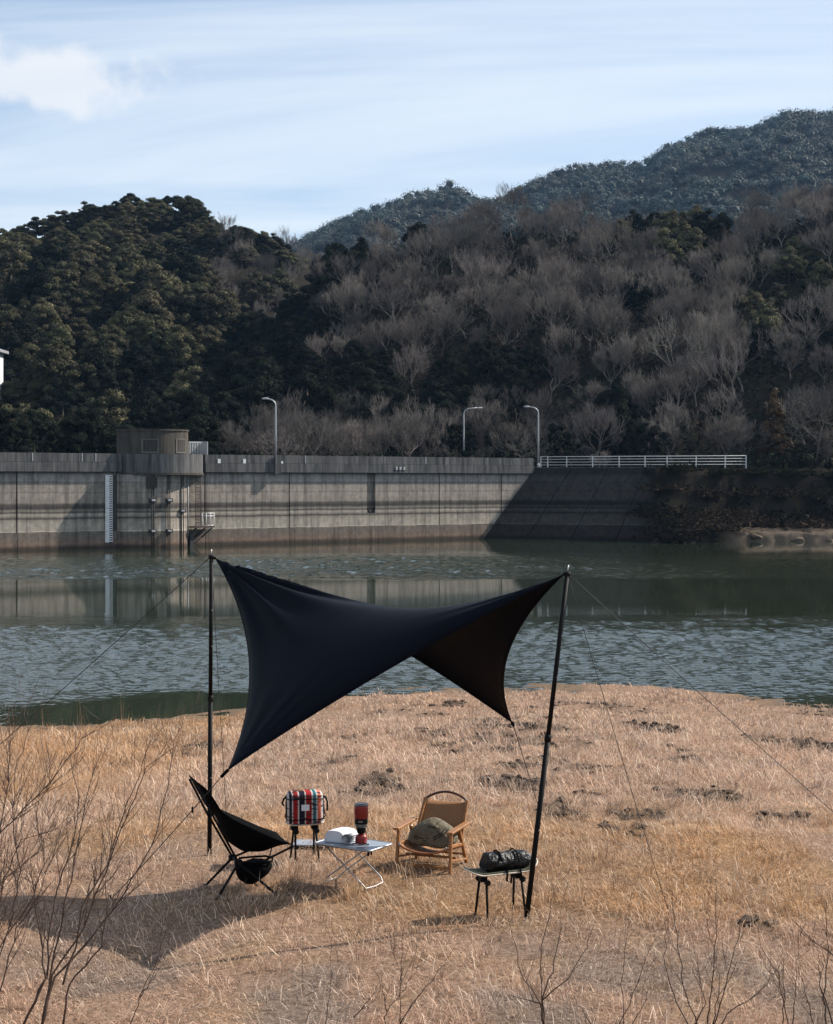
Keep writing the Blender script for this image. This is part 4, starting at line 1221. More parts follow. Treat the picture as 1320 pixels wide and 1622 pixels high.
# right abutment: battered concrete apron turning away from the dam
def quad_mesh(P, nu, nv, jit=0, seed=0):
    g_ = np.random.default_rng(seed); rows_ = []
    for i in range(nv + 1):
        v = i / nv; row = []
        for j in range(nu + 1):
            u = j / nu
            a = Vector(P[0]).lerp(Vector(P[1]), u); b = Vector(P[3]).lerp(Vector(P[2]), u)
            q = a.lerp(b, v); row.append(q + Vector((0, g_.normal(0, jit), 0)))
        rows_.append(row)
    return rows_
ab = thing('abutment', 'stained concrete abutment darkened by painted shade under the white railing', 'abutment', (14, 161, -2.5)); oab = Vector((14, 161, -2.5))
tl = Vector((11.75, 162.6, 4.35)); tr_ = Vector((25.6, 156.8, 4.35)); bl = Vector((5.54, 158.3, -3.6)); br = Vector((22.3, 151.2, -3.6))
npan = 4
for k in range(npan):
    u0, u1 = k / npan + .002, (k + 1) / npan - .002
    P = [bl.lerp(br, u0), bl.lerp(br, u1), tl.lerp(tr_, u1), tl.lerp(tr_, u0)]
    back = [q + Vector((1.0, 3.0, 0)) for q in P]
    MB().add([q - oab for q in P + back], [(0, 1, 2, 3), (7, 6, 5, 4), (0, 4, 5, 1), (1, 5, 6, 2), (2, 6, 7, 3), (3, 7, 4, 0)]).build('apron_panel', 'painted_shade_concrete', ab)
MB().box((tl + tr_) / 2 + Vector((.4, 1.0, .02)) - oab, (15.0, 2.0, .12), math.atan2(-5.8, 13.85)).build('coping', 'concrete_cap', ab)

# white railing
rl = thing('railing', 'white four-rail railing along the top of the right abutment', 'railing', (12.3, 163.4, 4.4)); orl = Vector((12.3, 163.4, 4.4))
def rp_(px, z): 
    Y = 163.2 - (px - 856) * .0205
    return Vector(((px - 660) / F * Y, Y, z)) - orl
for zz in (5.48, 5.22, 4.94, 4.66):
    MB().tube([rp_(857, zz), rp_(1182, zz)], .04 if zz > 5.4 else .03, 6).build('rail', 'white_paint', rl)
for px_ in (857, 868, 898, 939, 981, 1022, 1057, 1103, 1149, 1182):
    MB().box(rp_(px_, 4.9), (.09, .09, 1.25)).build('post', 'white_paint', rl)

# lamps
def lamp(px, py_top, Y, arm, label):
    ztop = CAMH + (HY - py_top) / F * Y
    b = Vector(((px - 660) / F * Y, Y, 4.25))
    t = thing('street_lamp', label, 'street lamp', b, 0, 'street lamps along the dam')
    H = ztop - b.z; sg = 1 if arm > 0 else -1; al = abs(arm)
    pts = [Vector((0, 0, 0)), Vector((0, 0, H * .5)), Vector((0, 0, H - .75))]
    for k in range(1, 7):
        a = math.pi / 2 * k / 6
        pts.append(Vector((sg * .62 * (1 - math.cos(a)), 0, H - .75 + .62 * math.sin(a))))
    pts.append(Vector((sg * (al - .5), 0, H - .06)))
    MB().tube(pts, [.10, .085, .07] + [.055] * 6 + [.05], 8).build('pole', 'lamp_metal', t)
    m = MB()
    m.lathe([(.04, 0), (.1, .08), (.13, .25), (.11, .5), (.03, .62)], 10, (sg * (al - .62), 0, H - .08), Matrix.Rotation(sg * math.pi / 2, 3, 'Y') @ Matrix.Scale(.75, 3, Vector((1, 0, 0))))
    m.build('lamp_head', 'dull_white', t)
    MB().lathe([(.15, 0), (.15, .5), (.11, .56)], 8).build('base_sleeve', 'lamp_metal', t)
lamp(437, 630, 146.5, -1.25, 'street lamp on the dam nearest the gatehouse, arm to the left')
lamp(735, 645, 166, 1.9, 'street lamp behind the parapet with its arm to the right')
lamp(853, 643, 162.9, -1.45, 'street lamp at the start of the white railing')

# white building at the left edge
by = 201.0
bc = at(-14, 630, by)
bd = thing('building', 'corner of a white building among the trees at the left edge', 'building', (bc.x - 5.2, by + 3, bc.z - 6))
MB().box((0, 0, 6 + 2.9), (10.4, 6, 5.8)).build('wall', 'render_white', bd)
MB().box((0, 0, 2.98), (10.2, 5.8, 5.96)).build('foundation', 'concrete_house', bd)
MB().box((.2, 0, 12.0), (11.2, 6.8, .35)).build('roof', 'roof_grey', bd)
for k in range(5):
    w = MB().box((-4 + k * 1.9, -3.03, 9.2), (1.0, .1, 1.3)).build('window', 'window_dark', bd)
    MB().box((-4 + k * 1.9, -3.1, 8.5), (1.2, .1, .08)).build('sill', 'dull_white', w)

# brush and soil ledge on the right bank
g = np.random.default_rng(83)
def brush(px, py, Y, w, h, n, label, m='undergrowth', colr=(1.6, 1.35, 1.2)):
    c = at(px, py, Y)
    V = []; Cc = []
    for i in range(n):
        q = np.array([g.normal(0, w * .42), g.normal(0, 1.0), abs(g.normal(0, h * .42))])
        d = np.array([g.normal(0, .7), g.normal(0, .4), g.uniform(-.1, .8)]); d = d / np.linalg.norm(d) * g.uniform(.25, .7)
        s_ = np.array([g.normal(0, .045), g.normal(0, .03), .05])
        V += [q - s_, q + s_, q + d]; k = g.uniform(.4, 1.3); Cc += [np.array(colr) * k] * 3
    o = npmesh('brush_pile', np.array(V), np.arange(len(V)).reshape(-1, 3), m, np.array(Cc))
    o.location = c; tag(o, label, 'brush', 'dry brush on the right bank')
brush(1072, 857, 148.6, 2.6, 1.7, 2600, 'dark tangled brush at the water below the end of the railing', colr=(.9, .8, .72))
brush(1110, 842, 150.6, 3.4, 1.6, 2600, 'grey-brown brush heap on the right bank just above the dark tangle')
brush(1165, 832, 153.0, 3.0, 1.3, 1600, 'grey-brown brush on the right bank above the soil ledge')
brush(1265, 836, 154.6, 6.0, .8, 1800, 'thin dry brush along the soil ledge at the right edge')
NB = 16
for k in range(NB):
    px_ = 1035 + k * 20.5; Yb = float(np.interp(px_, [1000, 1060, 1110, 1160, 1320], [152.4, 152, 152.8, 155.6, 158.4])) + (k % 3) * 1.3
    c_ = hp(px_, Yb); py_ = HY - (c_.z - .2 - CAMH) / Yb * F
    brush(px_, py_, Yb, 2.2, .9 if c_.z < 2.2 else .45, 900, 'brush clump on the right bank slope, %s of sixteen from the left' % (ORD[k] if k else 'first'), colr=((.8, .75, .6), (1.2, 1.0, .85), (.6, .7, .45))[k % 3])
xa, xb = (1085 - 660) / F * 152.5, (1420 - 660) / F * 152.5
P = []
for i in range(7):
    row = []
    for j in range(60):
        x = xa + (xb - xa) * j / 59
        z = [-3.4, -2.45, -2.1, -1.75, -1.62, -1.3, -1.1][i]; y = [151.2, 151.7, 151.9, 152.1, 152.8, 154.5, 157][i]
        n_ = float(fbm(np.array([x * 1.2]), np.array([i * .12]), 3, 91)[0]) - .5
        fade = min(1, j / 10)
        row.append((x, y + n_ * 1.1 + (1 - fade) * 2.5, (z + n_ * .25) if i else z))
    P.append(row)
gq_ = np.random.default_rng(77)
RPX = sorted(list(gq_.normal(1075, 22, 8)) + list(gq_.uniform(1130, 1320, 9)))
RK_ = len(RPX)
for k in range(RK_):
    gk = np.random.default_rng(500 + k)
    px_ = RPX[k]; Yk = gk.uniform(150.9, 153.6) if px_ > 1100 else gk.uniform(147.4, 149.8)
    r_ = .14 + .42 * gk.random() ** 2; vv = ico2V * (1 + gk.normal(0, .12, (len(ico2V), 1)))
    ax = gk.normal(0, 1, (5, 3)); ax /= np.linalg.norm(ax, axis=1)[:, None]
    for q in ax:                                   # cleaved faces
        d_ = vv @ q; vv = vv - np.maximum(d_ - gk.uniform(.5, .8), 0)[:, None] * q
    zk = max(WATER - .05, -2.2 + (Yk - 151.8) * .5) if px_ > 1100 else WATER + .05
    ro = npmesh('rock', vv * r_ * np.array([1.35, 1, .75]), ico2F, 'shore_soil')
    ro.location = ((px_ - 660) / F * Yk, Yk, zk)
    tag(ro, 'brown rock at the water on the right bank, %s of the row' % (('first from the left' if k == 0 else ORD[k] + ' from the left') if k < RK_ - 1 else 'rightmost'), 'rock', 'rocks along the right bank')
bk = MB().grid(P).build('bank_ledge', 'shore_soil'); tag(bk, kind='structure')

# ================================================================== CAMP
def gp(px, py):
    Y = CAMH * F / (py - HY)
    return Vector(((px - 660) / F * Y, Y, 0))

# ---- tarp
A_, B_, C3, D_ = at(342, 885, 13.18), at(362, 1219, 11.4), at(893, 910, 11.25), at(811, 1144, 12.5)
ctr = (A_ + B_ + C3 + D_) / 4
tp = thing('tarp', 'large dark navy tarp stretched between two black poles', 'tarp', (ctr.x, ctr.y, 0)); otp = Vector((ctr.x, ctr.y, 0))
def qb(a, b, offv, t):
    m = (a + b) / 2 + Vector(offv) * 2
    return a * (1 - t) ** 2 + m * 2 * t * (1 - t) * 1.0 + b * t ** 2 if False else a * (1 - t) + b * t + Vector(offv) * 4 * t * (1 - t)
eAB, eBC, eDC, eAD = (.20, .05, -.02), (-.02, .09, .03), (-.20, .0, .0), (.02, -.12, .10)
NT = 84
P = []
for i in range(NT + 1):
    u = i / NT; row = []
    for j in range(NT + 1):
        v = j / NT
        top = qb(A_, B_, eAB, u); bot = qb(D_, C3, eDC, u)      # v = 0 and v = 1
        lef = qb(A_, D_, eAD, v); rig = qb(B_, C3, eBC, v)      # u = 0 and u = 1
        q = top * (1 - v) + bot * v + lef * (1 - u) + rig * u
        q -= A_ * (1 - u) * (1 - v) + B_ * u * (1 - v) + D_ * (1 - u) * v + C3 * u * v
        w = max(0, 16 * u * v * (1 - u) * (1 - v)) ** .62
        q += Vector((0, 0.02, .285)) * w
        # tension folds fanning from the high left corner, fainter ones at the other corners
        for (cu, cv, am, kf, ph, ln) in ((0, 0, .026, 21, .4, .62), (1, 1, .008, 18, 1.0, .35), (1, 0, .006, 16, .2, .30), (0, 1, .006, 14, .7, .3)):
            du, dv = abs(u - cu), abs(v - cv); rr = math.hypot(du, dv)
            if rr > 1e-4:
                th = math.atan2(dv, du)
                fall = math.exp(-((rr - ln * .35) / (ln * .5)) ** 2) * min(1, rr / .06)
                q += Vector((.25, -.75, .6)).normalized() * am * fall * math.sin(th * kf + ph + 1.7 * math.sin(th * 5)) * math.sin(min(1, th * 6) * math.pi / 2)
        row.append(q - otp)
    P.append(row)
cv = MB().grid(P).build('canopy', 'tarp_fabric', tp)
md = cv.modifiers.new('thickness', 'SOLIDIFY'); md.thickness = .003
# hem along the four edges, with a webbing tab at each corner
edges = [[P[i][0] for i in range(NT + 1)], [P[NT][j] for j in range(NT + 1)], [P[i][NT] for i in range(NT + 1)], [P[0][j] for j in range(NT + 1)]]
for e in edges:
    MB().tube(e, .0045, 5).build('hem', 'tarp_fabric', tp)
for a, b in ((A_, A_ + Vector((-.035, 0, .02))), (B_, B_ + Vector((-.05, -.02, -.05))), (C3, C3 + Vector((.03, 0, .01))), (D_, D_ + Vector((.015, .02, -.03)))):
    MB().tube([a - otp, b - otp], .012, 6).build('corner_tab', 'black_fabric', tp)

def pole(base, top, label):
    base = Vector(base); top = Vector(top)
    t = thing('tarp_pole', label, 'pole', base, 0, 'tarp poles')
    d = top - base; L_ = d.length
    m1 = base + d * .52
    z = Vector((0, 0, 0))
    MB().tube([z - d.normalized() * .03, d * .52], .0185, 12).build('lower_tube', 'black_metal', t)
    MB().tube([d * .52, d], .016, 12).build('upper_tube', 'black_metal', t)
    MB().tube([d * .515, d * .535], .023, 12).build('lock_collar', 'black_metal', t)
    MB().tube([d, d + d.normalized() * .055], .005, 6).build('tip_pin', 'bright_metal', t)
    MB().tube([d * .992, d * 1.004], .024, 10).build('top_cap', 'black_metal', t)
    for q in (.26, .70, .82):
        MB().tube([d * q + Vector((.012, -.022, 0)), d * q + Vector((.012, -.016, 0))], .005, 6).build('push_button', 'bright_metal', t)
pA0 = gp(332, 1355); pA1 = at(335, 881, 13.18)
pC0 = gp(834, 1458); pC1 = at(899, 908, 11.25)
pole(pA0, pA1, 'upright black tarp pole behind the low black chair')
pole(pC0, pC1, 'black tarp pole leaning right beside the skateboard stool')

def rope(a, b, label, m='rope', r=.0034, sag=.02, tens=None):
    a, b = Vector(a), Vector(b)
    t = thing('guy_rope', label, 'rope', b, 0, 'guy ropes of the tarp')
    pts = [a.lerp(b, k / 16) - Vector((0, 0, sag * 4 * (k / 16) * (1 - k / 16))) - b for k in range(17)]
    MB().tube(pts, r, 5).build('cord', m, t)
    d = (a - b).normalized()
    MB().tube([Vector((0, 0, -.12)) - d * .0, Vector((0, 0, .035))], .006, 6).build('peg', 'black_metal', t)
    if tens is not None:
        q = pts[tens]
        MB().bbox(q, (.014, .014, .045), None, .3).build('slider', 'black_metal', t)
        MB().tube([q, q + Vector((.012, 0, -.05)), q + Vector((-.03, 0, -.055)), q + Vector((-.05, 0, -.02))], .0022, 5).build('loose_tail', m, t)
def gz(x, y): return Vector((x, y, float(ground_z(x, y))))
rope(pA1, gz(-4.8, 15.5), 'thin guy rope running down left from the upright pole', sag=.015)
rope(pA1 + Vector((0, 0, -.02)), gz(-1.83, 15.8), 'thin guy rope dropping behind the upright pole', sag=.01, r=.0028)
rope(B_ + Vector((-.05, -.02, -.05)), gz(-2.2, 11.8), 'guy rope from the low front corner of the tarp', tens=4, sag=.01)
rope(pC1, gz(1.76, 11.5), 'thin guy rope dropping steeply right of the leaning pole', 'rope', r=.0024, sag=.02)
rope(pC1, gz(3.75, 12.4), 'thin guy rope running far down right from the leaning pole', 'rope', r=.003, sag=.015)
rope(D_ + Vector((.015, .02, -.03)), gz(1.2, 15.9), 'short guy rope from the low rear corner of the tarp', sag=.005)

# ---- low black sling chair
ch = gp(384, 1412); ch.z = float(ground_z(ch.x, ch.y))
rz = R(20)
lc = thing('camp_chair', 'low black high-back sling chair with a pouch under its seat', 'chair', ch, rz)
# local: x forward (to the right in the photo), y to its left side, z up
tops = [Vector((-.335, s * .16, .815)) for s in (1, -1)]
fro = [Vector((.335, s * .235, .36)) for s in (1, -1)]
NS, NW = 26, 14
prof_edge = [(-.366, .835), (-.31, .79), (-.25, .71), (-.2, .62), (-.12, .562), (-.03, .515), (.08, .46), (.19, .403), (.32, .35)]
prof_mid = [(-.366, .82), (-.325, .73), (-.275, .64), (-.2, .555), (-.157, .46), (-.10, .356), (.0, .285), (.13, .275), (.315, .345)]
half_w = [.150, .16, .17, .18, .2, .225, .24, .24, .225]
def samp(pr, t):
    k = t * (len(pr) - 1); i = min(int(k), len(pr) - 2); f = k - i
    a, b = pr[i], pr[i + 1]
    if isinstance(a, tuple): return (a[0] * (1 - f) + b[0] * f, a[1] * (1 - f) + b[1] * f)
    return a * (1 - f) + b * f
def sling(t0, t1, n=NS):
    rows_ = []
    for i in range(n + 1):
        t = t0 + (t1 - t0) * i / n
        e, m_, w = samp(prof_edge, t), samp(prof_mid, t), samp(half_w, t)
        row = []
        for j in range(NW + 1):
            q = j / NW * 2 - 1
            k = 1 - q * q
            row.append(Vector((e[0] * (1 - k) + m_[0] * k, q * w, e[1] * (1 - k) + m_[1] * k)))
        rows_.append(row)
    return rows_
o = MB().grid(sling(.24, 1)).build('seat_sling', 'black_fabric', lc); o.modifiers.new('thickness', 'SOLIDIFY').thickness = .006
# headrest: outer ring of cloth round a gap
Hd = sling(0, .24, 12)
m = MB()
m.grid([r[:5] for r in Hd]); m.grid([r[10:] for r in Hd]); m.grid([r[4:11] for r in Hd[:5]]); m.grid([r[4:11] for r in Hd[9:]])
o = m.build('headrest', 'black_fabric', lc); o.modifiers.new('thickness', 'SOLIDIFY').thickness = .006
hubs = [Vector((-.05, s * .09, .225)) for s in (1, -1)]
hubc = Vector((-.04, 0, .215))
MB().tube([hubs[0] + Vector((0, .05, 0)), hubs[1] - Vector((0, .05, 0))], .013, 8).build('hub_bar', 'black_metal', lc)
for s, hb in zip((1, -1), hubs):
    MB().bbox(hb, (.06, .045, .045), None, .25).build('hub', 'black_metal', lc)
    MB().tube([hb, Vector((-.235, s * .135, .56)), Vector((-.36, s * .15, .81))], .0085, 8).build('back_pole', 'black_metal', lc)
    MB().tube([hb, Vector((.12, s * .19, .25)), Vector((.325, s * .225, .345))], .0085, 8).build('seat_pole', 'black_metal', lc)
    l1 = MB().tube([hb, Vector((-.235, s * .20, .0))], .0095, 8).build('leg', 'black_metal', lc)
    MB().lathe([(.012, -.012), (.014, 0), (.011, .02)], 8, (-.235, s * .20, .0)).build('foot', 'black_metal', l1)
    l2 = MB().tube([hb, Vector((.20, s * .20, .0))], .0095, 8).build('leg', 'black_metal', lc)
    MB().lathe([(.012, -.012), (.014, 0), (.011, .02)], 8, (.20, s * .20, .0)).build('foot', 'black_metal', l2)
# pouch hanging under the seat
bm = bmesh.new(); bmesh.ops.create_icosphere(bm, subdivisions=3, radius=1)
for v in bm.verts:
    x, y, z = v.co
    z2 = z * (1.0 if z < 0 else .55)
    k = 1 - .25 * max(0, -z)
    v.co = Vector((x * .135 * k + .085 + .03 * z, y * .12 * k, z2 * .115 + .155)) + Vector((0, 0, .006 * math.sin(x * 9) * math.cos(y * 7)))
me = bpy.data.meshes.new('pouch'); bm.to_mesh(me); bm.free(); me.materials.append(MAT['black_fabric'])
for pg in me.polygons: pg.use_smooth = True
po = bpy.data.objects.new('pouch', me); C.objects.link(po); po.parent = lc
MB().tube([(-.03, 0, .21), (.0, .09, .215), (.09, .12, .21), (.2, .09, .215), (.23, 0, .22), (.2, -.09, .215), (.09, -.12, .21), (.0, -.09, .215), (-.03, 0, .21)], .008, 6).build('pouch_rim', 'black_fabric', po)
MB().tube([(.215, .05, .20), (.27, .14, .30)], .005, 5).build('strap', 'black_fabric', po)
MB().tube([(.09, 0, .045), (.10, 0, .03), (.115, 0, .028)], .007, 5).build('toggle', 'black_metal', po)

# ---- skateboard stools
def stool(loc, rz, label, L_=.60, Wd=.165, H=.325, deck='grip', kick=.05, spread=.26, splay=.1, legtop=.055):
    t = thing('skateboard_stool', label, 'stool', loc, rz, 'skateboards standing on screw-in legs')
    rows_, n, w = [], 40, 10
    top, botm = [], []
    for i in range(n + 1):
        q = i / n * 2 - 1; x = q * L_ / 2
        a = abs(q)
        half = Wd / 2 * (math.sqrt(max(0, 1 - max(0, (a - .72) / .28) ** 2)) if a > .72 else 1)
        half = max(half, .004)
        z = H + (kick * ((a - .58) / .42) ** 1.5 if a > .58 else 0) * (1.25 if q > 0 else .8)
        top.append([Vector((x, (j / w * 2 - 1) * half, z + .006 * (2 * j / w - 1) ** 2)) for j in range(w + 1)])
    rim = [r[0] for r in top] + [r[-1] for r in top[::-1]]
    d = MB().grid(top).build('deck', deck, t); so = d.modifiers.new('thickness', 'SOLIDIFY'); so.thickness = .011; so.offset = -1
    k = MB(); kk = len(rim)
    k.tube(rim + [rim[0]], .0062, 5, cap=False); k.v = [(a, b, c - .005) for a, b, c in k.v]
    k.build('deck_edge', 'maple', d)
    for sx in (-1, 1):
        tx = sx * spread / 2
        tk = MB().bbox((tx, 0, H - .035), (.055, .05, .05), None, .2).build('truck', 'black_metal', t)
        MB().tube([(tx, -Wd / 2 + .01, H - .05), (tx, Wd / 2 - .01, H - .05)], .011, 8).build('axle', 'black_metal', tk)
        for sy in (-1, 1):
            MB().lathe([(.010, -.014), (.019, -.012), (.020, .012), (.010, .014)], 14, (tx, sy * (Wd / 2 - .015), H - .052), Matrix.Rotation(math.pi / 2, 3, 'X')).build('wheel', 'black_metal', tk)
            fx, fy = tx + sx * .012, sy * (Wd / 2 + .012)
            lg_ = MB().tube([(tx, sy * legtop, H - .055), (fx, fy, .0)], [.0095, .008], 8).build('leg', 'black_metal', t)
            MB().lathe([(.009, -.012), (.0115, 0), (.0095, .022)], 8, (fx, fy, 0)).build('foot', 'black_metal', lg_)
    return t
sl = gp(793, 1449); sl.z = float(ground_z(sl.x, sl.y))
RZ2 = R(24)
stool(sl, RZ2, 'green-decked skateboard on four black legs beside the leaning pole', .555, .17, .315, 'grip', .05, .27)
# roll-top bag lying on it
bgd = Vector((math.cos(RZ2), math.sin(RZ2), 0))
bp = sl + bgd * .03 + Vector((0, 0, .328))
bag = thing('roll_bag', 'crumpled glossy black roll bag lying on the skateboard stool', 'bag', bp, RZ2)
rows_ = []
g = np.random.default_rng(3)
for i in range(29):
    q = i / 28; x = -.155 + .33 * q
    e = min(1, (1 - abs(q * 2 - 1)) * 7 + .15)
    r0 = .068 * (.80 + .20 * math.sqrt(e)) * (1 - .12 * q)
    row = []
    for j in range(29):
        t = 2 * math.pi * j / 28
        wr = 1 + .07 * math.sin(7 * q * 3.1 + 2.2 * math.sin(t * 2)) * min(1, q * 3) * (.6 + .4 * math.cos(t)) + .035 * math.sin(t * 5 + q * 11)
        y = r0 * 1.12 * math.cos(t) * wr; z = r0 * math.sin(t) * wr
        row.append((x + .012 * math.sin(t * 3), y, max(z, -.055) + .058))
    rows_.append(row)
m = MB().grid(rows_)
m.add(rows_[0][:-1], [tuple(range(28))[::-1]]); m.add(rows_[-1][:-1], [tuple(range(28))])
m.build('body', 'black_shell', bag)
for x in (-.06, .07):
    MB().tube([(x, .079 * math.cos(k * .3), .062 + .071 * math.sin(k * .3)) for k in range(0, 11)], .006, 5).build('strap', 'black_fabric', bag)
MB().tube([(-.02, -.085, .015), (-.03, -.1, -.06), (0, -.1, -.075), (.01, -.09, -.03)], .008, 6).build('hanging_strap', 'black_fabric', bag)
MB().tube([(.08, -.085, .012), (.085, -.1, -.04), (.1, -.1, -.045)], .006, 6).build('hanging_strap', 'black_fabric', bag)

sl2 = gp(483, 1364); sl2.z = float(ground_z(sl2.x, sl2.y))
RZ3 = R(16)
stool(sl2, RZ3, 'black skateboard stool carrying the striped bag', .30, .17, .29, 'black_metal', .012, .165, legtop=.035)
# striped cooler bag
cb = thing('cooler_bag', 'red, white and navy striped cooler bag on the left skateboard stool', 'bag', sl2 + Vector((0, -.01, .305)), R(10))
rows_ = []
Wb, Db, Hb = .285, .19, .215
nn = 48
def rr_pt(a, w, d, e=5):
    c, s_ = math.cos(a), math.sin(a)
    return (w / 2 * math.copysign(abs(c) ** (2 / e), c), d / 2 * math.copysign(abs(s_) ** (2 / e), s_))
for i in range(15):
    q = i / 14; row = []
    for j in range(nn + 1):
        a = 2 * math.pi * j / nn
        k = 1 + .035 * math.sin(q * math.pi) + .012 * math.sin(a * 6 + q * 5) - (.06 * (q > .95))
        x, y = rr_pt(a, Wb * k, Db * k)
        row.append((x, y, Hb * q + .006 * math.sin(a * 4 + 1) * q))
    rows_.append(row)
m = MB().grid(rows_); m.add(rows_[-1][:-1], [tuple(range(nn))]); m.add(rows_[0][:-1], [tuple(range(nn))[::-1]])
m.build('body', 'striped_cloth', cb)
ld = []
for i in range(5):
    q = i / 4; row = []
    for j in range(nn + 1):
        a = 2 * math.pi * j / nn
        x, y = rr_pt(a, Wb * (.98 - .25 * q ** 2), Db * (.98 - .3 * q ** 2)); row.append((x, y, Hb + .001 + .022 * q))
    ld.append(row)
m = MB().grid(ld); m.add(ld[-1][:-1], [tuple(range(nn))]); m.build('lid', 'striped_cloth', cb)
MB().bbox((-.005, -Db / 2 - .006, .125), (.062, .006, .048), None, .2).build('patch', 'white_plastic', cb)
for sx in (-1, 1):
    MB().tube([(sx * .13, 0, .20), (sx * .165, -.01, .185), (sx * .178, -.015, .15), (sx * .165 if sx < 0 else .176, -.02, .13 if sx < 0 else .08)], .008, 6).build('side_handle', 'black_fabric', cb)
    MB().tube([(sx * .14, -.05, .03), (sx * .158, -.05, .05), (sx * .15, -.05, .09), (sx * .145, -.05, .13)], .006, 5).build('lashing', 'rope', cb)
MB().tube([(-.10, -.06, .225), (-.08, -.05, .25), (-.02, -.045, .252), (.0, -.05, .228)], .006, 6).build('carry_strap', 'leather_edge', cb)
for z in (.03, .19):
    MB().tube([(rr_pt(2 * math.pi * j / 40, Wb * 1.05, Db * 1.06)[0], rr_pt(2 * math.pi * j / 40, Wb * 1.05, Db * 1.06)[1], z) for j in range(41)], .0035, 5, cap=False).build('binding', 'black_fabric', cb)

# ---- low grey plate behind the stool
lp = at(489, 1341, 13.45)
bt = thing('low_shelf', 'thin grey plate low behind the legs of the striped bag stool', 'shelf', (lp.x + .06, lp.y, float(ground_z(lp.x, lp.y))), R(-4))
zt = lp.z - float(ground_z(lp.x, lp.y)) + .03
MB().bbox((0, 0, zt), (.36, .2, .012), None, .2).build('top_plate', 'table_top', bt)
MB().bbox((0, -.095, zt - .012), (.34, .012, .012), None, .2).build('front_bar', 'black_metal', bt)
for sx in (-1, 1):
    for sy in (-1, 1): MB().tube([(sx * .15, sy * .08, zt - .006), (sx * .155, sy * .085, -.02)], .006, 6).build('leg', 'black_metal', bt)

# ---- silver folding table
tcn = Vector((-.47, 12.2, 0)); tcn.z = float(ground_z(tcn.x, tcn.y))
RT = math.atan2(-.27, .42)
ft = thing('folding_table', 'silver folding table on crossed wire legs', 'table', tcn, RT)
LT, WT, HT = .50, .31, .30
pl_ = []
for cx_, cy_, a0 in ((LT / 2 - .03, WT / 2 - .03, 0), (-LT / 2 + .03, WT / 2 - .03, 90), (-LT / 2 + .03, -WT / 2 + .03, 180), (LT / 2 - .03, -WT / 2 + .03, 270)):
    for k in range(5):
        a = R(a0 + 22.5 * k); pl_.append((cx_ + .03 * math.cos(a), cy_ + .03 * math.sin(a)))
MB().prism(pl_, HT - .012, HT - .001).build('top', 'table_top', ft)
MB().tube([(a, b, HT - .005) for a, b in pl_] + [(pl_[0][0], pl_[0][1], HT - .005)], .008, 6, cap=False).build('rim', 'bright_metal', ft)
def loop(sx, name, w):
    x0, x1 = -sx * .17, sx * .19
    pts = [(x0, -w, HT - .015), (x1 - sx * .03, -w, .045), (x1, -w + .015, .008), (x1 + sx * .005, 0, .004), (x1, w - .015, .008), (x1 - sx * .03, w, .045), (x0, w, HT - .015)]
    MB().tube(pts, .0052, 7).build(name, 'bright_metal', ft)
loop(1, 'leg_loop', .125); loop(-1, 'leg_loop', .11)
MB().bbox((.15, .02, HT - .045), (.012, .012, .06), None, .2).build('catch', 'black_metal', ft)
MB().bbox((.08, .08, HT - .06), (.018, .006, .09), None, .2).build('strap', 'black_fabric', ft)
Mt = Matrix.Rotation(RT, 3, 'Z')
def on_table(x, y): return tcn + Mt @ Vector((x, y, HT + .003))

# white domed case and little steel cup
wc = thing('domed_case', 'white case with a rounded top at the left end of the silver table', 'case', on_table(-.13, -.02), R(-22))
rows_ = []
for i in range(9):
    q = i / 8; k = 1 - .10 * abs(2 * q - 1) ** 6
    row = []
    for j in range(21):
        t = j / 20
        a = math.pi * (1 - t)
        x = .088 * math.copysign(abs(math.cos(a)) ** .62, math.cos(a)) * (1 + .0 * q); z = .092 * abs(math.sin(a)) ** .7
        row.append((x * k + .05 * q, -.055 + .15 * q, z * (k * 1.0)))
    rows_.append(row)
m = MB().grid(rows_); m.add(rows_[0], [tuple(range(21))]); m.add(rows_[-1], [tuple(range(21))[::-1]])
m.add([rows_[0][0], rows_[0][-1], rows_[-1][-1], rows_[-1][0]], [(0, 3, 2, 1)])
m.build('shell', 'white_plastic', wc)
MB().tube([(p[0] * 1.01, p[1] - .001, p[2] * 1.01) for p in rows_[0]], .0025, 5).build('rim', 'white_plastic', wc)
cu = thing('steel_cup', 'small steel cup lying beside the white case on the table', 'cup', on_table(-.015, -.045), R(-22))
pr_ = [(.001, .05), (.028, .05), (.033, .045), (.036, -.03), (.038, -.034), (.034, -.034), (.031, .04), (.001, .042)]
MB().lathe(pr_, 18, (0, 0, .036), Matrix.Rotation(R(-90), 3, 'X')).build('bowl', 'bright_metal', cu)
MB().tube([(.03, 0, .05), (.06, .005, .065), (.085, .005, .062)], .003, 5).build('handle', 'bright_metal', cu)

# camp stove: fuel canister, burner, pot
st = thing('camp_stove', 'tall red and black camp stove on its gas canister', 'stove', on_table(.075, -.005), 0)
for k in range(3):
    a = R(200 + 120 * k); MB().tube([(.035 * math.cos(a), .035 * math.sin(a), .006), (.075 * math.cos(a), .075 * math.sin(a), .004)], .005, 6).build('tripod_foot', 'black_metal', st)
MB().lathe([(.03, .004), (.042, .008), (.044, .02), (.044, .05), (.038, .064), (.02, .074), (.012, .078)], 22).build('gas_canister', 'red_paint', st)
bn = MB().lathe([(.012, .078), (.03, .082), (.034, .095), (.036, .118), (.04, .122)], 20).build('burner', 'black_metal', st)
MB().tube([(.03, -.01, .09), (.055, -.02, .088), (.06, -.022, .075)], .003, 5).build('valve', 'bright_metal', bn)
pot = MB().lathe([(.034, .122), (.045, .126), (.047, .135), (.047, .19)], 24).build('pot', 'grey_metal', st)
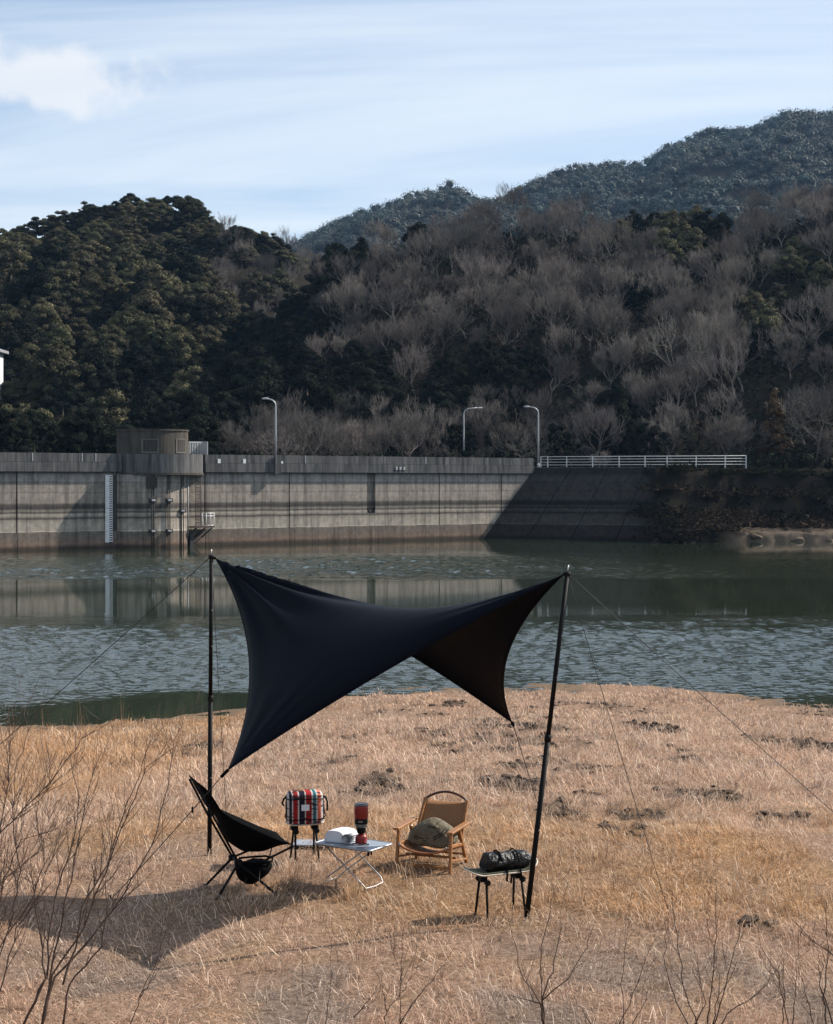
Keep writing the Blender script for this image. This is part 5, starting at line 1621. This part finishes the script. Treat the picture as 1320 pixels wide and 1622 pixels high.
MB().lathe([(.0478, .15), (.0485, .152), (.0485, .188), (.0478, .19)], 24).build('band', 'black_metal', pot)
MB().bbox((-.004, -.0492, .172), (.034, .003, .012), None, .2).build('band_label', 'grey_metal', pot)
MB().lathe([(.0482, .19), (.0505, .194), (.0515, .27), (.050, .286)], 24).build('cosy', 'red_paint', st)
MB().lathe([(.0505, .286), (.052, .288), (.051, .297), (.02, .30)], 24).build('lid', 'grey_metal', st)

# ---- wooden armchair
kf = gp(670, 1381.5)
RK = math.atan2(-.17, .416)
kx = Vector((math.cos(RK), math.sin(RK), 0)); kyv = Vector((-math.sin(RK), math.cos(RK), 0))
kc = kf + kyv * .19; kc.z = float(ground_z(kc.x, kc.y))
kr = thing('wooden_armchair', 'low wooden folding armchair with tan canvas back', 'chair', kc, RK)
WK, DK = .445, .36          # width, depth; local -y is the front
hw, hd = WK / 2, DK / 2
def bar(mb, a, b, w=.026, d=.018):
    a, b = Vector(a), Vector(b); L_ = (b - a).length
    q = (b - a).to_track_quat('Z', 'Y').to_matrix()
    return mb.bbox((a + b) / 2, (w, d, L_), q, .18)
for sx in (-1, 1):
    bar(MB(), (sx * (hw - .005), -hd + .03, .30), (sx * hw, -hd - .01, -.01), .024, .026).build('leg', 'wood', kr)
    bar(MB(), (sx * (hw - .02), hd - .12, .30), (sx * (hw - .01), hd + .03, -.01), .024, .026).build('leg', 'wood', kr)
    arm = bar(MB(), (sx * hw, -hd - .02, .315), (sx * hw, hd + .02, .325), .05, .018).build('armrest', 'wood', kr)
    bar(MB(), (sx * (hw - .002), -hd + .01, .10), (sx * (hw - .002), hd, .045), .016, .016).build('side_stretcher', 'wood', kr)
    bar(MB(), (sx * (hw - .03), hd - .05, .19), (sx * (hw - .045), hd + .13, .475), .024, .02).build('back_post', 'wood', kr)
    bar(MB(), (sx * (hw - .018), -hd + .0, .205), (sx * (hw - .02), hd - .02, .165), .022, .026).build('seat_rail', 'wood', kr)
bar(MB(), (-hw + .01, -hd - .003, .045), (hw - .01, -hd - .003, .045), .018, .02).build('front_stretcher', 'wood', kr)
bar(MB(), (-hw + .01, -.02, .09), (hw - .01, -.02, .09), .018, .018).build('cross_stretcher', 'wood', kr)
bar(MB(), (-hw + .01, hd + .005, .08), (hw - .01, hd + .005, .08), .018, .018).build('rear_stretcher', 'wood', kr)
bar(MB(), (-hw + .03, hd - .02, .06), (-.02, -.02, .09), .014, .014).build('brace', 'wood', kr)
hp_ = [(-hw + .045 + (2 * hw - .09) * k / 14, hd + .135 + .015 * math.sin(math.pi * k / 14), .465 + .062 * math.sin(math.pi * k / 14) ** .8) for k in range(15)]
MB().tube(hp_, .010, 8).build('top_hoop', 'dark_wood', kr)
rows_ = []
for i in range(9):
    q = i / 8; row = []
    for j in range(13):
        p = j / 12 * 2 - 1
        row.append((p * (hw - .032 - .012 * q), hd - .045 + .17 * q + .02 * (1 - p * p), .20 + .262 * q - .012 * (1 - p * p) * q))
    rows_.append(row)
o = MB().grid(rows_).build('back_canvas', 'tan_canvas', kr); o.modifiers.new('thickness', 'SOLIDIFY').thickness = .006
rows_ = []
for i in range(9):
    q = i / 8; row = []
    for j in range(17):
        p = j / 16 * 2 - 1
        row.append((p * (hw - .012), -hd - .005 + (DK - .02) * q, .205 - .04 * q - .062 * (1 - p * p) ** .8))
    rows_.append(row)
o = MB().grid(rows_).build('seat_canvas', 'tan_canvas', kr); o.modifiers.new('thickness', 'SOLIDIFY').thickness = .007
MB().tube(rows_[0], .009, 6).build('seat_front_hem', 'leather_edge', o)
for sx in (-1, 1): MB().lathe([(.011, 0), (.011, .012)], 10, (sx * (hw - .03), -hd - .012, .20), Matrix.Rotation(R(90), 3, 'X')).build('bolt', 'bright_metal', kr)
# olive pad lying in the chair
Mk = Matrix.Rotation(RK, 3, 'Z')
cp = kc + Mk @ Vector((-.005, .03, .155))
cs = thing('olive_cushion', 'olive drab stuffed cushion sitting in the wooden armchair', 'cushion', cp, RK)
bm = bmesh.new(); bmesh.ops.create_uvsphere(bm, u_segments=48, v_segments=28, radius=1)
for v in bm.verts:
    x, y, z = v.co
    zz = z * (.155 if z > 0 else .05) * (1 + .0 * x)
    r2 = math.hypot(x, z)
    groove = -.006 * math.cos(26 * math.hypot(x + .1, (z - .1) * 1.1)) * (1 if y < .3 else 0) * min(1, max(0, 1.0 - r2) * 4)
    v.co = Vector((x * .2 * (1 + .04 * math.sin(3 * z + 1)), y * .105 + groove + .05 * z, zz + .052 + .008 * math.sin(5 * x + 2)))
me = bpy.data.meshes.new('pad'); bm.to_mesh(me); bm.free(); me.materials.append(MAT['olive_fabric'])
for pg in me.polygons: pg.use_smooth = True
o = bpy.data.objects.new('pad', me); C.objects.link(o); o.parent = cs
MB().tube([(-.13, -.075, .09), (-.05, -.095, .075), (.03, -.093, .08), (.10, -.07, .125), (.125, -.04, .16)], .003, 5).build('seam', 'black_fabric', cs)
MB().tube([(-.13, -.078, .075), (-.05, -.098, .06), (.04, -.096, .066), (.12, -.066, .118), (.142, -.035, .15)], .003, 5).build('seam', 'black_fabric', cs)
MB().tube([(-.02, -.06, .165), (.05, -.065, .16), (.09, -.06, .15)], .003, 5).build('seam', 'black_fabric', cs)

# ================================================================== BARE SHRUBS IN FRONT
def shrub(label, Y, stems, seed, twigs=3, r0=.006, group='leafless shrubs in the foreground', name='bare_shrub', rmat='bark_twig', tl=.28):
    """stems: pixel polylines (first point is lowest); each stem leans to its own depth"""
    g = np.random.default_rng(seed)
    x0, y0 = stems[0][0]
    b = at(x0, y0, Y); b.z = float(ground_z(b.x, Y))
    t = thing(name, label, 'shrub', b, 0, group)
    for st_ in stems:
        m = MB()
        dl = g.uniform(-.28, .35)
        pts = []
        n = len(st_)
        dense = []
        for k in range(n - 1):
            for q in range(4): dense.append((st_[k][0] + (st_[k + 1][0] - st_[k][0]) * q / 4, st_[k][1] + (st_[k + 1][1] - st_[k][1]) * q / 4))
        dense.append(st_[-1])
        y_root = st_[0][1]
        for k, (px, py) in enumerate(dense):
            h = (y_root - py) / 300.0
            Yk = Y + dl * h
            p = at(px + g.normal(0, 1.3) * (k > 0), py, Yk) - b
            pts.append(p)
        rr = [r0 * .82 * (1 - .78 * k / (len(pts) - 1)) * g.uniform(.95, 1.05) for k in range(len(pts))]
        m.tube(pts, rr, 6)
        o = m.build('stem', rmat, t)
        tw_ = MB()
        L_ = sum((pts[k + 1] - pts[k]).length for k in range(len(pts) - 1))
        for q in range(int(twigs * max(1, L_ * 2.2))):
            k = int(g.uniform(.22, .97) * (len(pts) - 1)); d = (pts[min(k + 1, len(pts) - 1)] - pts[max(k - 1, 0)]).normalized()
            side = Vector((g.normal(0, 1), g.normal(0, 1), g.normal(0, .4))).normalized()
            d2 = (d + side * g.uniform(.35, .8) + Vector((0, 0, .15))).normalized()
            l = g.uniform(.35, 1.1) * tl
            p0 = pts[k]; p1 = p0 + d2 * l * .5; d3 = (d2 + Vector((g.normal(0, .15), g.normal(0, .15), .25))).normalized(); p2 = p1 + d3 * l * .5
            tw_.tube([p0, p1, p2], [rr[k] * .55, rr[k] * .42, .0009], 4, cap=False)
            for z in range(int(g.integers(0, 3))):
                d4 = (d3 + Vector((g.normal(0, .6), g.normal(0, .6), .2))).normalized(); pp = p0.lerp(p1, g.random()) if z else p1
                tw_.tube([pp, pp + d4 * l * .28, pp + d4 * l * .5 + Vector((0, 0, l * .06))], [rr[k] * .35, .0014, .0008], 3, cap=False)
        if tw_.v: tag(tw_.build('twigs', rmat, o), kind='stuff')
shrub('large leafless shrub at the lower left with forked main stems', 8.8, [
    [(66, 1626), (80, 1545), (95, 1470), (112, 1395), (128, 1320), (140, 1250), (160, 1190)],
    [(36, 1626), (74, 1548), (84, 1440), (100, 1380), (118, 1330), (125, 1262), (110, 1190)],
    [(66, 1626), (82, 1545), (132, 1470), (160, 1400), (185, 1330), (215, 1262), (232, 1215), (280, 1180)],
    [(66, 1626), (88, 1548), (150, 1480), (200, 1410), (240, 1340), (262, 1265), (275, 1180), (290, 1140)],
    [(36, 1626), (74, 1548), (60, 1460), (52, 1400), (40, 1390)],
    [(100, 1560), (120, 1500), (128, 1440), (168, 1370), (196, 1290), (222, 1225), (240, 1160)],
    [(100, 1626), (108, 1560), (160, 1500), (170, 1430), (165, 1380)]], 5, 5, .0082)
shrub('tall leafless shrub leaning in from the left edge', 8.6, [
    [(-40, 1640), (-10, 1540), (22, 1450), (30, 1380), (20, 1300), (24, 1220), (45, 1160), (35, 1110)],
    [(-60, 1640), (-30, 1480), (0, 1400), (60, 1350), (90, 1290)],
    [(-70, 1640), (-40, 1480), (0, 1320), (40, 1280), (80, 1240), (130, 1170), (155, 1155)],
    [(-50, 1640), (-15, 1500), (8, 1390), (35, 1330), (100, 1310)],
    [(-60, 1640), (-20, 1420), (10, 1260), (16, 1180), (30, 1130)],
    [(-30, 1640), (4, 1560), (28, 1470), (60, 1420), (82, 1360), (95, 1320)],
    [(-60, 1640), (-30, 1540), (-8, 1420), (2, 1330), (-6, 1250)], [(-40, 1640), (0, 1500), (48, 1430), (70, 1370), (58, 1290), (66, 1230)]], 9, 8, .006)
shrub('slender forked leafless sapling at the bottom, left of the middle', 8.8, [
    [(205, 1626), (222, 1580), (245, 1530), (262, 1480), (268, 1450)],
    [(222, 1580), (236, 1560), (262, 1500)]], 12, 3, .0042)
shrub('single straight leafless shoot at the bottom left of centre', 8.8, [[(515, 1626), (523, 1560), (525, 1500), (527, 1440)]], 13, 1, .0035, tl=.12)
shrub('small leafless sapling at the bottom centre', 8.8, [
    [(612, 1626), (613, 1600), (634, 1575), (656, 1540), (680, 1485)],
    [(613, 1602), (606, 1570), (606, 1545)], [(634, 1626), (634, 1560), (637, 1490), (645, 1435)],
    [(632, 1626), (660, 1580), (690, 1545), (706, 1525)], [(560, 1612), (600, 1565)]], 14, 3, .0042)
shrub('leafless sapling forking in three below the skateboard stool', 8.8, [
    [(862, 1626), (856, 1588), (824, 1540), (812, 1480), (803, 1448)],
    [(862, 1626), (857, 1580), (858, 1500), (872, 1440), (876, 1405)],
    [(862, 1626), (858, 1585), (900, 1550), (930, 1500), (940, 1465)],
    [(858, 1585), (874, 1540), (888, 1480), (892, 1460)], [(858, 1590), (808, 1576)]], 15, 1.6, .0058)
shrub('sparse thin leafless shoots right of the forked sapling', 8.8, [
    [(988, 1626), (984, 1560), (995, 1480), (1000, 1410)], [(980, 1626), (1010, 1560), (1030, 1500), (1040, 1485)],
    [(940, 1626), (915, 1590), (900, 1560)], [(1000, 1626), (1020, 1590), (1030, 1560)]], 16, 2.5, .0036)
shrub('leafless shrub with many upright stems at the lower right', 8.8, [
    [(1092, 1626), (1068, 1575), (1054, 1530), (1056, 1470), (1062, 1430)], [(1105, 1626), (1082, 1560), (1075, 1500), (1068, 1450), (1058, 1395)],
    [(1122, 1626), (1126, 1570), (1134, 1500), (1134, 1440), (1138, 1420)], [(1130, 1626), (1150, 1560), (1165, 1500), (1178, 1450)],
    [(1140, 1626), (1160, 1600), (1200, 1575), (1228, 1540)], [(1128, 1626), (1142, 1560), (1130, 1500)], [(1100, 1626), (1118, 1590), (1104, 1530)]], 17, 3.2, .005)
shrub('leafless shoots with crossing twigs near the lower right corner', 8.8, [
    [(1240, 1626), (1242, 1570), (1238, 1520), (1240, 1500)], [(1250, 1626), (1232, 1540), (1205, 1500), (1200, 1470)],
    [(1290, 1626), (1272, 1560), (1262, 1520)], [(1255, 1626), (1262, 1560), (1265, 1500)]], 18, 3, .0042)
shrub('dark dried weed stalk at the right edge', 8.8, [
    [(1310, 1640), (1306, 1580), (1312, 1500), (1306, 1425)], [(1322, 1640), (1300, 1560), (1298, 1510)],
    [(1330, 1520), (1290, 1492), (1255, 1455)], [(1330, 1600), (1325, 1540), (1332, 1480)]], 19, 6, .006, rmat='weed_stalk', name='dried_weed', tl=.1)
shrub('wispy dark weed standing at the left shoreline', 24.0, [
    [(10, 1150), (30, 1125), (38, 1103)], [(12, 1150), (20, 1120), (30, 1106)], [(60, 1152), (75, 1132), (82, 1118)]], 20, 5, .006, tl=.3, group='weeds on the left shore')
# upright dry stalks scattered through the grass
g = np.random.default_rng(28)
V_, T_, C_, vo = [], [], [], 0
for i in range(420):
    y = g.uniform(9.2, 40); x = g.uniform(-.27, .27) * y
    if i < 190: y = g.uniform(20, 36); x = -g.uniform(.10, .29) * y
    z = float(ground_z(x, y))
    if z < WATER + .15: continue
    h = g.uniform(.15, .5) if i >= 190 else g.uniform(.3, .95); w = .0018 + .00013 * y
    d = np.array([g.normal(0, .12), g.normal(0, .12), 1]) * h
    p = np.array([x, y, z - .02]); a = g.random() * 3.14; s_ = np.array([math.cos(a), math.sin(a), 0]) * w
    V_ += [p - s_, p + s_, p + d]; T_.append((vo, vo + 1, vo + 2)); vo += 3
    k = np.array([.17, .105, .07]) * g.uniform(.6, 1.8); C_ += [k] * 3
ds = npmesh('dry_stalks', np.array(V_), np.array(T_), 'dry_grass', np.array(C_))
tag(ds, 'thin upright dry stalks scattered through the grass', 'stalks', kind='stuff')

# ================================================================== HAZE
hz = bpy.data.materials.new('haze_air'); hz.use_nodes = True
hn, hl = hz.node_tree.nodes, hz.node_tree.links
hn.clear()
ho = hn.new('ShaderNodeOutputMaterial'); pv = hn.new('ShaderNodeVolumePrincipled')
pv.inputs['Color'].default_value = (.36, .62, 1.0, 1)
pv.inputs['Density'].default_value = 0.000065
pv.inputs['Anisotropy'].default_value = 0.2
hl.new(pv.outputs[0], ho.inputs['Volume'])
hb = MB().box((0, 700, 140), (2200, 1700, 296)).build('haze', hz)
tag(hb, kind='stuff')
